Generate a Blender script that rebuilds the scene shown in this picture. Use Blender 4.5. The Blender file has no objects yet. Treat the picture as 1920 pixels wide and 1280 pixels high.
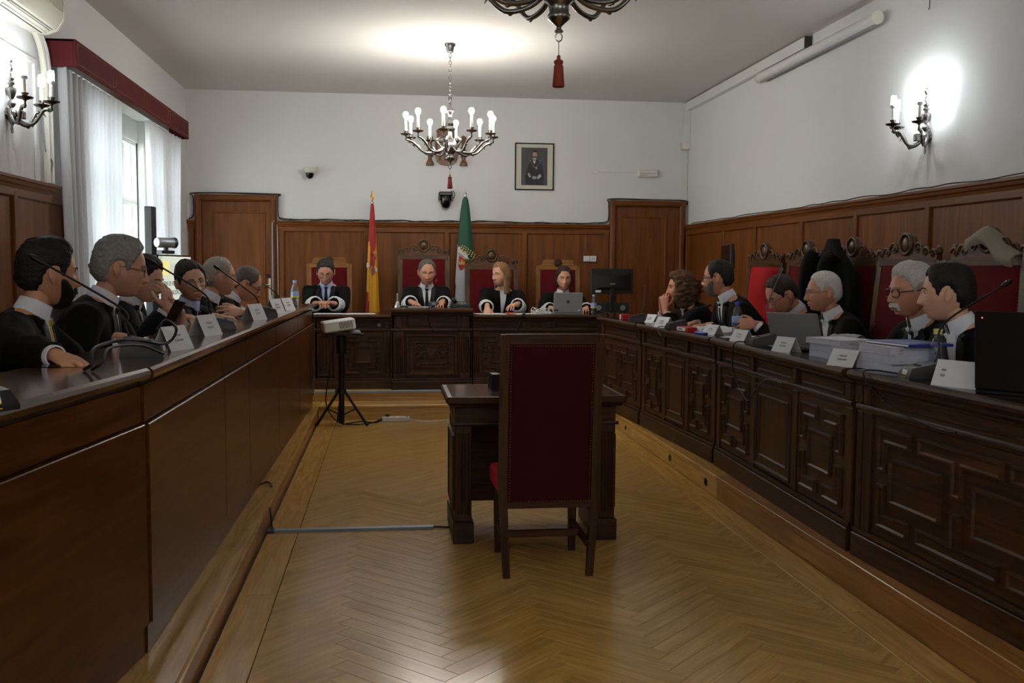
import bpy, math, random
import numpy as np
from mathutils import Vector, Matrix, noise
from mathutils.bvhtree import BVHTree
PI = math.pi
rad = math.radians
S = bpy.context.scene
COL = S.collection
random.seed(7)

# ------------------------------------------------------------------ camera
YAW, PITCH, ROLL, CAMZ = rad(7.04), rad(-4.12), rad(0.36), 1.5
cy_, sy_, cp_, sp_ = math.cos(YAW), math.sin(YAW), math.cos(PITCH), math.sin(PITCH)
fw = Vector((sy_*cp_, cy_*cp_, sp_)); rt = Vector((cy_, -sy_, 0)); up = rt.cross(fw)
r2 = rt*math.cos(ROLL) + up*math.sin(ROLL); u2 = up*math.cos(ROLL) - rt*math.sin(ROLL)
cam = bpy.data.cameras.new('camera'); cam.sensor_width = 36; cam.lens = 35.006; cam.clip_start = .02
camo = bpy.data.objects.new('camera', cam); COL.objects.link(camo)
camo.matrix_world = Matrix(((r2.x, u2.x, -fw.x, 0), (r2.y, u2.y, -fw.y, 0), (r2.z, u2.z, -fw.z, CAMZ), (0, 0, 0, 1)))
S.camera = camo
# ------------------------------------------------------------------ daylight and exposure
world = bpy.data.worlds.new('world'); S.world = world; world.use_nodes = True
wb = world.node_tree.nodes['Background']; wb.inputs[0].default_value = (.90, .95, 1.0, 1); wb.inputs[1].default_value = 3.5
vs = S.view_settings
vs.view_transform = 'Standard'; vs.look = 'None'; vs.gamma = 1; vs.use_curve_mapping = False; vs.exposure = 2.4
BULB_E = 52.0      # chandelier lamps
CFL_E = 27.0       # sconce lamps

# ------------------------------------------------------------------ mesh helper
class G:
    def __init__(s): s.v = []; s.f = []; s.m = []
    def add(s, vs, fs, m=0):
        o = len(s.v); s.v.extend([tuple(p) for p in vs])
        for f in fs: s.f.append([i+o for i in f]); s.m.append(m)
        return s
    def box(s, x0, x1, y0, y1, z0, z1, m=0):
        return s.add([(x0,y0,z0),(x1,y0,z0),(x1,y1,z0),(x0,y1,z0),(x0,y0,z1),(x1,y0,z1),(x1,y1,z1),(x0,y1,z1)],
            [(0,3,2,1),(4,5,6,7),(0,1,5,4),(1,2,6,5),(2,3,7,6),(3,0,4,7)], m)
    def bb(s, x0, x1, y0, y1, z0, z1, b=.004, m=0):
        """box with chamfered edges"""
        X, Y, Z = (x0,x1), (y0,y1), (z0,z1); V = []; idx = {}
        for i in (0,1):
            for j in (0,1):
                for k in (0,1):
                    bx, by, bz = (b,-b)[i], (b,-b)[j], (b,-b)[k]
                    for a in range(3):
                        p = [X[i]+bx, Y[j]+by, Z[k]+bz]; p[a] = (X[i],Y[j],Z[k])[a]
                        idx[i,j,k,a] = len(V); V.append(p)
        F = []
        I = lambda c, a: idx[c[0],c[1],c[2],a]
        for a in range(3):
            o1, o2 = (a+1) % 3, (a+2) % 3
            for e in (0,1):
                cs = []
                for p, q in ((0,0),(1,0),(1,1),(0,1)):
                    c = [0,0,0]; c[a] = e; c[o1] = p; c[o2] = q; cs.append(I(c, a))
                F.append(cs if e else cs[::-1])
            for p in (0,1):
                for q in (0,1):
                    c0 = [0,0,0]; c1 = [0,0,0]; c0[o1] = c1[o1] = p; c0[o2] = c1[o2] = q; c1[a] = 1
                    f = [I(c0,o1), I(c1,o1), I(c1,o2), I(c0,o2)]
                    F.append(f if p == q else f[::-1])
        for i in (0,1):
            for j in (0,1):
                for k in (0,1):
                    f = [idx[i,j,k,0], idx[i,j,k,1], idx[i,j,k,2]]
                    F.append(f if (i+j+k) % 2 else f[::-1])
        return s.add(V, F, m)
    def loft(s, rings, caps=True, closed=True, m=0):
        n = len(rings[0]); V = [p for r in rings for p in r]; F = []
        for i in range(len(rings)-1):
            for j in range(n if closed else n-1):
                k = (j+1) % n
                F.append((i*n+j, i*n+k, (i+1)*n+k, (i+1)*n+j))
        if caps and closed:
            F.append(tuple(range(n))[::-1]); F.append(tuple(range((len(rings)-1)*n, len(rings)*n)))
        return s.add(V, F, m)
    def lathe(s, prof, n=16, c=(0,0,0), m=0, M=None):
        rings = []
        for r, z in prof:
            ring = [Vector((r*math.cos(2*PI*k/n), r*math.sin(2*PI*k/n), z)) for k in range(n)]
            if M: ring = [M @ p for p in ring]
            rings.append([(p[0]+c[0], p[1]+c[1], p[2]+c[2]) for p in ring])
        return s.loft(rings, m=m)
    def tube(s, path, r, n=8, m=0, caps=True, closed=False):
        P = [Vector(p) for p in path]; rings = []; N = len(P); u = None
        for i, p in enumerate(P):
            if closed: t = P[(i+1) % N]-P[i-1]
            else: t = P[min(i+1,N-1)]-P[max(i-1,0)]
            if t.length < 1e-9: t = Vector((0,0,1))
            t.normalize()
            if u is None: u = t.orthogonal().normalized()
            u = u - t*u.dot(t)
            u = u.normalized() if u.length > 1e-6 else t.orthogonal().normalized()
            w = t.cross(u); rr = r[i] if hasattr(r, '__len__') else r
            rings.append([p+u*(rr*math.cos(2*PI*k/n))+w*(rr*math.sin(2*PI*k/n)) for k in range(n)])
        if closed: rings.append(rings[0]); caps = False
        return s.loft(rings, caps=caps, m=m)
    def ball(s, c, r, nu=12, nv=8, m=0):
        rx, ry, rz = r if hasattr(r, '__len__') else (r,r,r); rings = []
        for i in range(nv+1):
            ph = -PI/2 + PI*(i/nv) if 0 < i < nv else (-PI/2+.02 if i == 0 else PI/2-.02)
            rings.append([(c[0]+rx*math.cos(ph)*math.cos(2*PI*k/nu), c[1]+ry*math.cos(ph)*math.sin(2*PI*k/nu), c[2]+rz*math.sin(ph)) for k in range(nu)])
        return s.loft(rings, m=m)
    def grid(s, fn, nu, nv, m=0, flip=False):
        V = [fn(i/(nu-1), j/(nv-1)) for i in range(nu) for j in range(nv)]
        F = []
        for i in range(nu-1):
            for j in range(nv-1):
                q = (i*nv+j, (i+1)*nv+j, (i+1)*nv+j+1, i*nv+j+1); F.append(q[::-1] if flip else q)
        return s.add(V, F, m)
    def prism(s, poly, a, b, axis=1, m=0):
        """poly: 2D CCW points; extruded from a to b along axis (1: points are x,z; 2: x,y; 0: y,z)"""
        def P(p, t): return {1:(p[0],t,p[1]), 2:(p[0],p[1],t), 0:(t,p[0],p[1])}[axis]
        n = len(poly); V = [P(p,a) for p in poly]+[P(p,b) for p in poly]
        F = [tuple(range(n)), tuple(range(n,2*n))[::-1]]
        for i in range(n): j = (i+1) % n; F.append((i, i+n, j+n, j))
        if axis == 2: F = [f[::-1] for f in F]
        if b < a: F = [f[::-1] for f in F]
        return s.add(V, F, m)
    def raised(s, poly, y0=0, h=.012, steps=((0,0),(.004,1),(.012,1),(.020,.35),(.03,.35)), m=0):
        """rectilinear CCW polygon in (x,z) raised towards -y, moulded edge profile given as (inset, height share)"""
        def inset(P, d):
            out = []; n = len(P)
            for i in range(n):
                a, p, b = P[i-1], P[i], P[(i+1) % n]
                t1 = (p[0]-a[0], p[1]-a[1]); t2 = (b[0]-p[0], b[1]-p[1])
                l1 = math.hypot(*t1); l2 = math.hypot(*t2)
                n1 = (-t1[1]/l1, t1[0]/l1); n2 = (-t2[1]/l2, t2[0]/l2)
                out.append((p[0]+d*(n1[0]+n2[0]), p[1]+d*(n1[1]+n2[1])))
            return out
        n = len(poly); rings = []
        for d, k in steps: rings.append([(x, y0-h*k, z) for x, z in inset(poly, d)])
        V = [p for r in rings for p in r]; F = []
        for i in range(len(rings)-1):
            for j in range(n): k = (j+1) % n; F.append((i*n+j, i*n+k, (i+1)*n+k, (i+1)*n+j))
        F.append(tuple(range((len(rings)-1)*n, len(rings)*n)))
        return s.add(V, F, m)
    def tf(s, M):
        s.v = [tuple(M @ Vector(p)) for p in s.v]; return s
    def join(s, g, moff=0):
        o = len(s.v); s.v += g.v; s.f += [[i+o for i in f] for f in g.f]; s.m += [k+moff for k in g.m]; return s
    def mesh(s, name, mats, smooth=40):
        me = bpy.data.meshes.new(name); me.from_pydata(s.v, [], s.f)
        for mt in (mats if isinstance(mats, (list,tuple)) else [mats]): me.materials.append(mt)
        me.polygons.foreach_set('material_index', s.m)
        if smooth:
            me.polygons.foreach_set('use_smooth', [True]*len(me.polygons))
            if smooth < 180: me.set_sharp_from_angle(angle=rad(smooth))
        me.update()
        return me
    def build(s, name, mats, parent=None, smooth=40, loc=None, rz=0):
        return link(name, s.mesh(name, mats, smooth), parent, loc, rz)

def link(name, me, parent=None, loc=None, rz=0):
    o = bpy.data.objects.new(name, me); COL.objects.link(o)
    if parent: o.parent = parent
    if loc is not None: o.location = loc
    if rz: o.rotation_euler = (0,0,rz)
    return o
def tag(o, label, cat, group=None):
    o['label'] = label; o['category'] = cat
    if group: o['group'] = group
    return o
def thing(name, label, cat, loc=(0,0,0), rz=0, group=None):
    o = link(name, None, None, loc, rz); o.empty_display_size = .1
    return tag(o, label, cat, group)
def struct(o): o['kind'] = 'structure'; return o
def sroot(name, loc=(0,0,0), rz=0): return struct(link(name, None, None, loc, rz))
def dup(root, loc=None, rz=None, label=None):
    r = root.copy(); COL.objects.link(r)
    if loc is not None: r.location = loc
    if rz is not None: r.rotation_euler = (0,0,rz)
    if label: r['label'] = label
    for ch in list(root.children):
        c = ch.copy(); COL.objects.link(c); c.parent = r
        for g in ch.children:
            d = g.copy(); COL.objects.link(d); d.parent = c
    return r
def bez(p, n=12):
    """Catmull-Rom through points"""
    P = [Vector(q) for q in p]; P = [P[0]*2-P[1]]+P+[P[-1]*2-P[-2]]; out = []
    for i in range(1, len(P)-2):
        a, b, c, d = P[i-1:i+3]
        for k in range(n):
            t = k/n
            out.append(.5*((2*b)+(c-a)*t+(2*a-5*b+4*c-d)*t*t+(3*b-a-3*c+d)*t**3))
    out.append(P[-2]); return out
def sst(a, b, x):
    t = min(1, max(0, (x-a)/(b-a))) if a != b else float(x > a)
    return t*t*(3-2*t)
def lerp(a, b, t): return a+(b-a)*t

# ------------------------------------------------------------------ materials
def srgb(h):
    c = [int(h[i:i+2],16)/255 for i in (0,2,4)]
    return tuple(x/12.92 if x < .04045 else ((x+.055)/1.055)**2.4 for x in c)+(1,)
def nmat(name):
    m = bpy.data.materials.new(name); m.use_nodes = True
    nt = m.node_tree; return m, nt, nt.nodes['Principled BSDF']
def pl(name, col, rough=.5, metal=0, bump=0, bscale=200, sheen=0, coat=0, spec=.5, vary=0, vscale=8, emit=0, sss=0, alpha=1, trans=0):
    m, nt, b = nmat(name); N, L = nt.nodes, nt.links
    col = srgb(col) if isinstance(col, str) else col
    b.inputs['Base Color'].default_value = col
    b.inputs['Roughness'].default_value = rough; b.inputs['Metallic'].default_value = metal
    b.inputs['Specular IOR Level'].default_value = spec
    b.inputs['Sheen Weight'].default_value = sheen; b.inputs['Coat Weight'].default_value = coat
    b.inputs['Transmission Weight'].default_value = trans; b.inputs['Alpha'].default_value = alpha
    if sheen: b.inputs['Sheen Tint'].default_value = tuple(min(1, c*2+.05) for c in col[:3])+(1,)
    if sss:
        b.inputs['Subsurface Weight'].default_value = sss; b.inputs['Subsurface Scale'].default_value = .01
        b.inputs['Subsurface Radius'].default_value = (1,.4,.25)
    if emit: b.inputs['Emission Color'].default_value = col; b.inputs['Emission Strength'].default_value = emit
    if vary or bump:
        tc = N.new('ShaderNodeTexCoord'); nz = N.new('ShaderNodeTexNoise'); L.new(tc.outputs['Object'], nz.inputs['Vector'])
        nz.inputs['Scale'].default_value = vscale; nz.inputs['Detail'].default_value = 5
        if vary:
            mx = N.new('ShaderNodeMix'); mx.data_type = 'RGBA'; L.new(nz.outputs[0], mx.inputs[0])
            mx.inputs[6].default_value = tuple(c*(1-vary) for c in col[:3])+(1,); mx.inputs[7].default_value = tuple(min(1, c*(1+vary)) for c in col[:3])+(1,)
            L.new(mx.outputs[2], b.inputs['Base Color'])
        if bump:
            n2 = N.new('ShaderNodeTexNoise'); n2.inputs['Scale'].default_value = bscale; n2.inputs['Detail'].default_value = 3
            L.new(tc.outputs['Object'], n2.inputs['Vector'])
            bp = N.new('ShaderNodeBump'); bp.inputs['Strength'].default_value = bump; bp.inputs['Distance'].default_value = .002
            L.new(n2.outputs[0], bp.inputs['Height']); L.new(bp.outputs[0], b.inputs['Normal'])
    return m
def wood(name, dark, light, rough=.35, ax=2, sc=1.0, coat=0, rnd=.25, grain=.5, bump=.05, spec=.5):
    """ax: grain direction in object space"""
    m, nt, b = nmat(name); N, L = nt.nodes, nt.links
    dark, light = srgb(dark), srgb(light)
    tc = N.new('ShaderNodeTexCoord'); oi = N.new('ShaderNodeObjectInfo'); ad = N.new('ShaderNodeVectorMath'); ad.operation = 'MULTIPLY_ADD'
    L.new(oi.outputs['Random'], ad.inputs[0]); ad.inputs[1].default_value = (7,11,5); L.new(tc.outputs['Object'], ad.inputs[2])
    mp = N.new('ShaderNodeMapping'); L.new(ad.outputs[0], mp.inputs[0])
    s = [16*sc]*3; s[ax] = 1.3*sc; mp.inputs['Scale'].default_value = s
    nz = N.new('ShaderNodeTexNoise'); nz.inputs['Scale'].default_value = 1; nz.inputs['Detail'].default_value = 6; nz.inputs['Distortion'].default_value = 1.2
    L.new(mp.outputs[0], nz.inputs['Vector'])
    mp2 = N.new('ShaderNodeMapping'); L.new(ad.outputs[0], mp2.inputs[0])
    s = [140*sc]*3; s[ax] = 5*sc; mp2.inputs['Scale'].default_value = s
    n2 = N.new('ShaderNodeTexNoise'); n2.inputs['Scale'].default_value = 1; n2.inputs['Detail'].default_value = 3; L.new(mp2.outputs[0], n2.inputs['Vector'])
    a = N.new('ShaderNodeMath'); a.operation = 'MULTIPLY_ADD'; L.new(n2.outputs[0], a.inputs[0]); a.inputs[1].default_value = grain*.5; L.new(nz.outputs[0], a.inputs[2])
    r = N.new('ShaderNodeValToRGB'); L.new(a.outputs[0], r.inputs[0])
    r.color_ramp.elements[0].position = .36+grain*.2; r.color_ramp.elements[0].color = dark
    r.color_ramp.elements[1].position = .66+grain*.3; r.color_ramp.elements[1].color = light
    hs = N.new('ShaderNodeHueSaturation'); L.new(r.outputs[0], hs.inputs['Color'])
    mr = N.new('ShaderNodeMapRange'); L.new(oi.outputs['Random'], mr.inputs[0]); mr.inputs[3].default_value = 1-rnd; mr.inputs[4].default_value = 1+rnd
    L.new(mr.outputs[0], hs.inputs['Value']); L.new(hs.outputs[0], b.inputs['Base Color'])
    b.inputs['Specular IOR Level'].default_value = spec; b.inputs['Roughness'].default_value = rough; b.inputs['Coat Weight'].default_value = coat; b.inputs['Coat Roughness'].default_value = .12
    if bump:
        bp = N.new('ShaderNodeBump'); bp.inputs['Strength'].default_value = bump; bp.inputs['Distance'].default_value = .002
        L.new(n2.outputs[0], bp.inputs['Height']); L.new(bp.outputs[0], b.inputs['Normal'])
    return m
def emis(name, col, st):
    m, nt, b = nmat(name); b.inputs['Base Color'].default_value = (.9,.9,.9,1)
    b.inputs['Emission Color'].default_value = col; b.inputs['Emission Strength'].default_value = st; return m
def glassy(name, tint=(1,1,1,1), mix=.12, rough=.02, ior=1.45):
    """thin clear sheet: mostly passes light straight, some mirror"""
    m, nt, b = nmat(name); N, L = nt.nodes, nt.links
    tr = N.new('ShaderNodeBsdfTransparent'); tr.inputs[0].default_value = tint
    gl = N.new('ShaderNodeBsdfGlossy'); gl.inputs['Roughness'].default_value = rough
    lw = N.new('ShaderNodeLayerWeight'); fr = N.new('ShaderNodeMath'); fr.operation = 'POWER'; L.new(lw.outputs['Facing'], fr.inputs[0]); fr.inputs[1].default_value = 4.0 if ior > 1.3 else 7.0
    a = N.new('ShaderNodeMath'); a.operation = 'ADD'; a.use_clamp = True; L.new(fr.outputs[0], a.inputs[0]); a.inputs[1].default_value = mix*.3
    ms = N.new('ShaderNodeMixShader'); L.new(a.outputs[0], ms.inputs[0]); L.new(tr.outputs[0], ms.inputs[1]); L.new(gl.outputs[0], ms.inputs[2])
    L.new(ms.outputs[0], N['Material Output'].inputs[0]); return m

M = {}
M['wall'] = pl('white_plaster', 'd9d9d7', .85, bump=.12, bscale=60, vary=.03, vscale=1.5)
M['ceil'] = pl('ceiling_plaster', 'd3d0cb', .9, bump=.08, bscale=40)
for k, ax in (('x',0),('y',1),('z',2)):
    M['wain'+k] = wood('wainscot_wood_'+k, '62360f', '7e4819', .45, ax, .8, 0, .06, .3, spec=.3)
    M['dark'+k] = wood('carved_walnut_'+k, '2a180a', '4e2f15', .44, ax, 1.6, 0, .12, .5, spec=.3)
    M['desk'+k] = wood('polished_mahogany_'+k, '3c200a', '5c3412', .14, ax, 1.0, .2, .06, .35, .02)
    M['oak'+k] = wood('oak_floor_'+k, 'ae8440', 'cfa45a', .24, ax, 1.6, .2, .08, .6, .04)
    M['pine'+k] = wood('pine_board_'+k, '8a5a22', 'b07c3e', .5, ax, .9, .2, .06, .4, .03)
M['deskp'] = wood('mahogany_panel', '44240b', '623713', .30, 0, 1.0, 0, .06, .35, .02, spec=.3)
for k, ax in (('x',0),('y',1),('z',2)): M['mid'+k] = wood('carved_chair_wood_'+k, '3a2411', '664323', .36, ax, 1.6, 0, .1, .5, spec=.5)
M['topx'] = wood('dark_worktop', '1a0e07', '2e1b0d', .16, 0, 1.2, 0, .05, .4, .01, spec=.4)
M['gap'] = pl('floor_joint', '3a2714', .8)
M['velvet'] = pl('red_velvet', '5a060e', .85, spec=.2, bump=.15, bscale=300)
M['velvet_shade'] = pl('shaded_red_velvet', '3a030a', .85, spec=.2, bump=.15, bscale=300)  # red velvet darkened: shade on the front chair back put into the colour
M['redcl'] = pl('red_upholstery', 'b00d16', .75, spec=.3, bump=.1, bscale=300)
M['pelmet'] = pl('pelmet_velvet', '580810', .85, sheen=.05, vary=.12, vscale=5)
M['gold'] = pl('gilt', 'a88440', .35, 1)
M['brass'] = pl('nail_brass', '8a6a3a', .35, 1)
M['pewter'] = pl('pewter', '8d8b88', .26, 1, vary=.2, vscale=30)
M['steel'] = pl('steel', 'b8b8b8', .25, 1)
M['alu'] = pl('grey_aluminium', '8f979b', .4, .6)
M['black'] = pl('black_plastic', '0d0d0f', .4)
M['blackg'] = pl('black_gloss', '08080a', .12)
M['blackm'] = pl('black_metal', '111113', .35, .3)
M['rubber'] = pl('black_cable', '0a0a0b', .5)
M['white'] = pl('white_plastic', 'd8d8d4', .4)
M['cream'] = pl('cream_plastic', 'd9d6c4', .4)
M['grey'] = pl('grey_plastic', '8a8d92', .4)
M['dgrey'] = pl('dark_grey_plastic', '35373b', .4)
M['paper'] = pl('paper', 'd9dade', .7, bump=.03)
M['paperb'] = pl('page_edges', 'b9bccb', .8, bump=.5, bscale=500)
M['kraft'] = pl('manila', 'cfc6ae', .7)
M['blue'] = pl('blue_card', '1c2f8c', .4)
M['bluep'] = pl('blue_plastic', '2a3fd0', .3)
M['redp'] = pl('red_card', 'b01218', .4)
M['yellow'] = pl('yellow_label', 'e4bf2a', .5)
M['pink'] = pl('pink_tab', 'e2678a', .6)
M['green'] = pl('green_tab', '7cc05a', .6)
M['orange'] = pl('orange_plastic', 'e0561c', .4)
M['ink'] = pl('ink', '24262c', .7)
M['candle'] = pl('ivory_sleeve', 'e6e2d2', .4)
M['tassel'] = pl('brick_tassel', '8c3626', .8, sheen=.2, bump=.6, bscale=400)
M['curtain'] = None
M['robe'] = pl('black_robe', '070708', .85, spec=.25, bump=.15, bscale=500)
M['satin'] = pl('black_satin', '0d0e12', .55, spec=.35)
M['suit'] = pl('dark_suit', '0d0f16', .8, spec=.25)
M['shirtw'] = pl('white_shirt', 'd9dbe2', .7)
M['shirtb'] = pl('pale_blue_shirt', 'b4c2e6', .7)
M['lace'] = None
M['bulb'] = emis('lit_bulb', (1,.955,.89,1), BULB_E)
M['bulboff'] = pl('frosted_bulb', 'd8d4c8', .3)
M['cfl'] = emis('lit_tube_bulb', (.90,.96,1,1), CFL_E)
M['clear'] = glassy('clear_plastic', (.93,.96,.98,1), .35)
M['glass'] = glassy('window_glass', (.74,.76,.74,1), .3)
M['lens'] = glassy('spectacle_lens', (.95,.96,.97,1), .03, ior=1.2)
M['water'] = glassy('water', (.85,.9,.93,1), .2)
def special():
    # sheer curtain: diffuse + translucent
    m, nt, b = nmat('sheer_curtain'); N, L = nt.nodes, nt.links
    d = N.new('ShaderNodeBsdfDiffuse'); d.inputs[0].default_value = (.86,.86,.85,1)
    t = N.new('ShaderNodeBsdfTranslucent'); t.inputs[0].default_value = (.88,.9,.94,1)
    a = N.new('ShaderNodeMixShader'); a.inputs[0].default_value = .5; L.new(d.outputs[0], a.inputs[1]); L.new(t.outputs[0], a.inputs[2])
    L.new(a.outputs[0], N['Material Output'].inputs[0]); M['curtain'] = m
    # lace cuff: white with small dark holes
    m, nt, b = nmat('lace'); N, L = nt.nodes, nt.links
    tc = N.new('ShaderNodeTexCoord'); v = N.new('ShaderNodeTexVoronoi'); v.inputs['Scale'].default_value = 95; L.new(tc.outputs['Object'], v.inputs['Vector'])
    r = N.new('ShaderNodeValToRGB'); L.new(v.outputs['Distance'], r.inputs[0])
    r.color_ramp.elements[0].position = .22; r.color_ramp.elements[0].color = srgb('4a4a4c'); r.color_ramp.elements[1].position = .4; r.color_ramp.elements[1].color = srgb('d8d8d8')
    L.new(r.outputs[0], b.inputs['Base Color']); b.inputs['Roughness'].default_value = .8; M['lace'] = m
special()
def colm(h, rough=.6, **k):
    key = 'c'+h+str(rough)
    if key not in M: M[key] = pl('paint_'+h, h, rough, **k)
    return M[key]
def text(name, s, size, mat, parent=None, loc=(0,0,0), rot=(PI/2,0,0), align='CENTER'):
    c = bpy.data.curves.new(name, 'FONT'); c.body = s; c.size = size; c.align_x = align; c.align_y = 'CENTER'; c.extrude = .0003
    o = bpy.data.objects.new(name, c); COL.objects.link(o); c.materials.append(mat)
    me = evalmesh(o); bpy.data.objects.remove(o); bpy.data.curves.remove(c)
    me.name = name; o = link(name, me, parent, loc); o.rotation_euler = rot
    return o
def evalmesh(o):
    dg = bpy.context.evaluated_depsgraph_get()
    return bpy.data.meshes.new_from_object(o.evaluated_get(dg))
def remesh(g, voxel, smooth=4, fac=.5):
    """union of overlapping closed pieces as one continuous skin; returns (verts ndarray, faces list)"""
    me = bpy.data.meshes.new('tmp'); me.from_pydata(g.v, [], g.f); o = bpy.data.objects.new('tmp', me); COL.objects.link(o)
    md = o.modifiers.new('r', 'REMESH'); md.mode = 'VOXEL'; md.voxel_size = voxel
    if smooth:
        sm = o.modifiers.new('s', 'SMOOTH'); sm.iterations = smooth; sm.factor = fac
    m2 = evalmesh(o); v = np.empty(len(m2.vertices)*3); m2.vertices.foreach_get('co', v)
    nr = np.empty(len(m2.vertices)*3); m2.vertices.foreach_get('normal', nr)
    f = [list(p.vertices) for p in m2.polygons]
    bpy.data.objects.remove(o); bpy.data.meshes.remove(me); bpy.data.meshes.remove(m2)
    return v.reshape(-1,3), f, nr.reshape(-1,3)
# ------------------------------------------------------------------ room shell
XL, XR, YB, YF, ZC = -2.38, 3.74, 12.30, -4.2, 3.60
WZ = 2.07          # wainscot top
DZ = .27           # dais behind the benches
SZ = .15           # first step
WY0, WY1, WZ0, WZ1 = 7.95, 11.55, 1.0, 2.98      # window opening in the left wall
struct(G().box(XL-.3, XR+.3, YB, YB+.25, -.1, ZC+.2).build('wall_back', M['wall'], smooth=0))
struct(G().box(XR, XR+.25, YF, YB, -.1, ZC+.2).build('wall_right', M['wall'], smooth=0))
struct(G().box(XL-.3, XR+.3, YF-.25, YF, -.1, ZC+.2).build('wall_front', M['wall'], smooth=0))
BW0, BW1 = -3.0, 1.2                              # opening of the added, unseen fill window behind the camera
wl = G()
for a, b in ((YF, BW0), (BW1, WY0), (WY1, YB)): wl.box(XL-.3, XL, a, b, -.1, ZC+.2)
for a, b in ((BW0, BW1), (WY0, WY1)): wl.box(XL-.3, XL, a, b, -.1, WZ0).box(XL-.3, XL, a, b, WZ1, ZC+.2)
struct(wl.build('wall_left', M['wall'], smooth=0))
struct(G().box(XL-.3, XR+.3, YF-.2, YB+.2, ZC, ZC+.15).build('ceiling', M['ceil'], smooth=0))
# ---- parquet floor: herringbone planks, side boards
floor = struct(G().box(XL-.3, XR+.3, YF-.2, YB+.2, -.1, -.012).build('floor', M['gap'], smooth=0))
FX0, FX1, FY1 = -.515, 1.965, 9.93
pw, pL = .0834, .59
near, far = [], G()
plank = G().bb(.0006, pL-.0006, .0006, pw-.0006, -.012, 0, .0010).mesh('plank', M['oakx'], 0)
def clip(poly, ax, v, keep):
    out = []
    for i in range(len(poly)):
        p, q = poly[i-1], poly[i]; a, b = (p[ax]-v)*keep, (q[ax]-v)*keep
        if (a >= 0) != (b >= 0):
            t = a/(a-b); out.append((p[0]+(q[0]-p[0])*t, p[1]+(q[1]-p[1])*t))
        if b >= 0: out.append(q)
    return out
c45 = math.sqrt(.5); nk = 0
rows = []
for tcol in range(-9, 10):
    for k in range(-150, 260):
        for kind in (0, 1):
            x, y = k*pw+tcol*(pL+pw), k*pw+tcol*(pw-pL)
            if kind: x, y, lx, ly = x-pw, y, pw, pL
            else: lx, ly = pL, pw
            cs = [(x, y), (x+lx, y), (x+lx, y+ly), (x, y+ly)]
            cs = [((p[0]-p[1])*c45+.255, (p[0]+p[1])*c45+1.0) for p in cs]
            mx = sum(p[0] for p in cs)/4; my = sum(p[1] for p in cs)/4
            if mx < FX0-.4 or mx > FX1+.4 or my < 1.6 or my > FY1+.4: continue
            rows.append((my, mx, cs))
rows.sort()
for my, mx, cs in rows:
    e = .0007
    cx, cyy = mx, my
    P4 = [(cx+(p[0]-cx)*.9985, cyy+(p[1]-cyy)*.9985) for p in cs]
    inside = all(FX0 <= p[0] <= FX1 and p[1] <= FY1 for p in P4)
    Q = P4
    for ax, v, kp in ((0, FX0, 1), (0, FX1, -1), (1, FY1, -1)): Q = clip(Q, ax, v, kp) if Q else Q
    if len(Q) < 3: continue
    if 3.05 < my < 6.6 and nk < 290:
        # own object with grain along its length
        d = Vector((cs[1][0]-cs[0][0], cs[1][1]-cs[0][1])); d2 = Vector((cs[3][0]-cs[0][0], cs[3][1]-cs[0][1]))
        if d2.length > d.length: d = d2
        ang = math.atan2(d.y, d.x)
        if inside:
            o = link('plank', plank, floor); x0 = -pL/2; 
            o.rotation_euler = (0, 0, ang); o.location = (mx-math.cos(ang)*pL/2+math.sin(ang)*pw/2, my-math.sin(ang)*pL/2-math.cos(ang)*pw/2, 0)
        else:
            ca, sa = math.cos(-ang), math.sin(-ang)
            loc = [((p[0]-mx)*ca-(p[1]-my)*sa, (p[0]-mx)*sa+(p[1]-my)*ca) for p in Q]
            o = G().prism(loc, -.012, 0, 2).build('plank', M['oakx'], floor, 0, (mx, my, 0), ang)
        nk += 1
    else: far.prism(Q, -.012, random.uniform(-.0006, 0), 2, m=0 if (cs[1][0]-cs[0][0])*(cs[1][1]-cs[0][1]) > 0 else 1)
def wood45(name, sgn):
    m = wood(name, 'aa8040', 'cba058', .3, 0, 1.6, .2, 0, .6, .04)
    for n in list(m.node_tree.nodes):
        if n.type == 'MAPPING':
            n.inputs['Rotation'].default_value = (0, 0, 0)
            r = m.node_tree.nodes.new('ShaderNodeMapping'); r.inputs['Rotation'].default_value = (0, 0, sgn*PI/4)
            src = n.inputs[0].links[0].from_socket; m.node_tree.links.new(src, r.inputs[0]); m.node_tree.links.new(r.outputs[0], n.inputs[0])
    return m
fo = far.build('parquet', [wood45('oak_far_a', -1), wood45('oak_far_b', 1)], floor, 0); fo['kind'] = 'stuff'
bd = [(-.69, FX0-.004, 2.0, 4.6), (-.69, FX0-.004, 4.603, 7.4), (-.69, FX0-.004, 7.403, FY1), (FX1+.004, 2.14, 1.4, 4.1), (FX1+.004, 2.14, 4.103, 6.9), (FX1+.004, 2.14, 6.903, FY1), (-.69, 2.14, YF, 1.38)]
for b in bd: G().bb(*b, -.012, .0005, .0015).build('border_board', M['oaky'], floor, 0)
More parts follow.
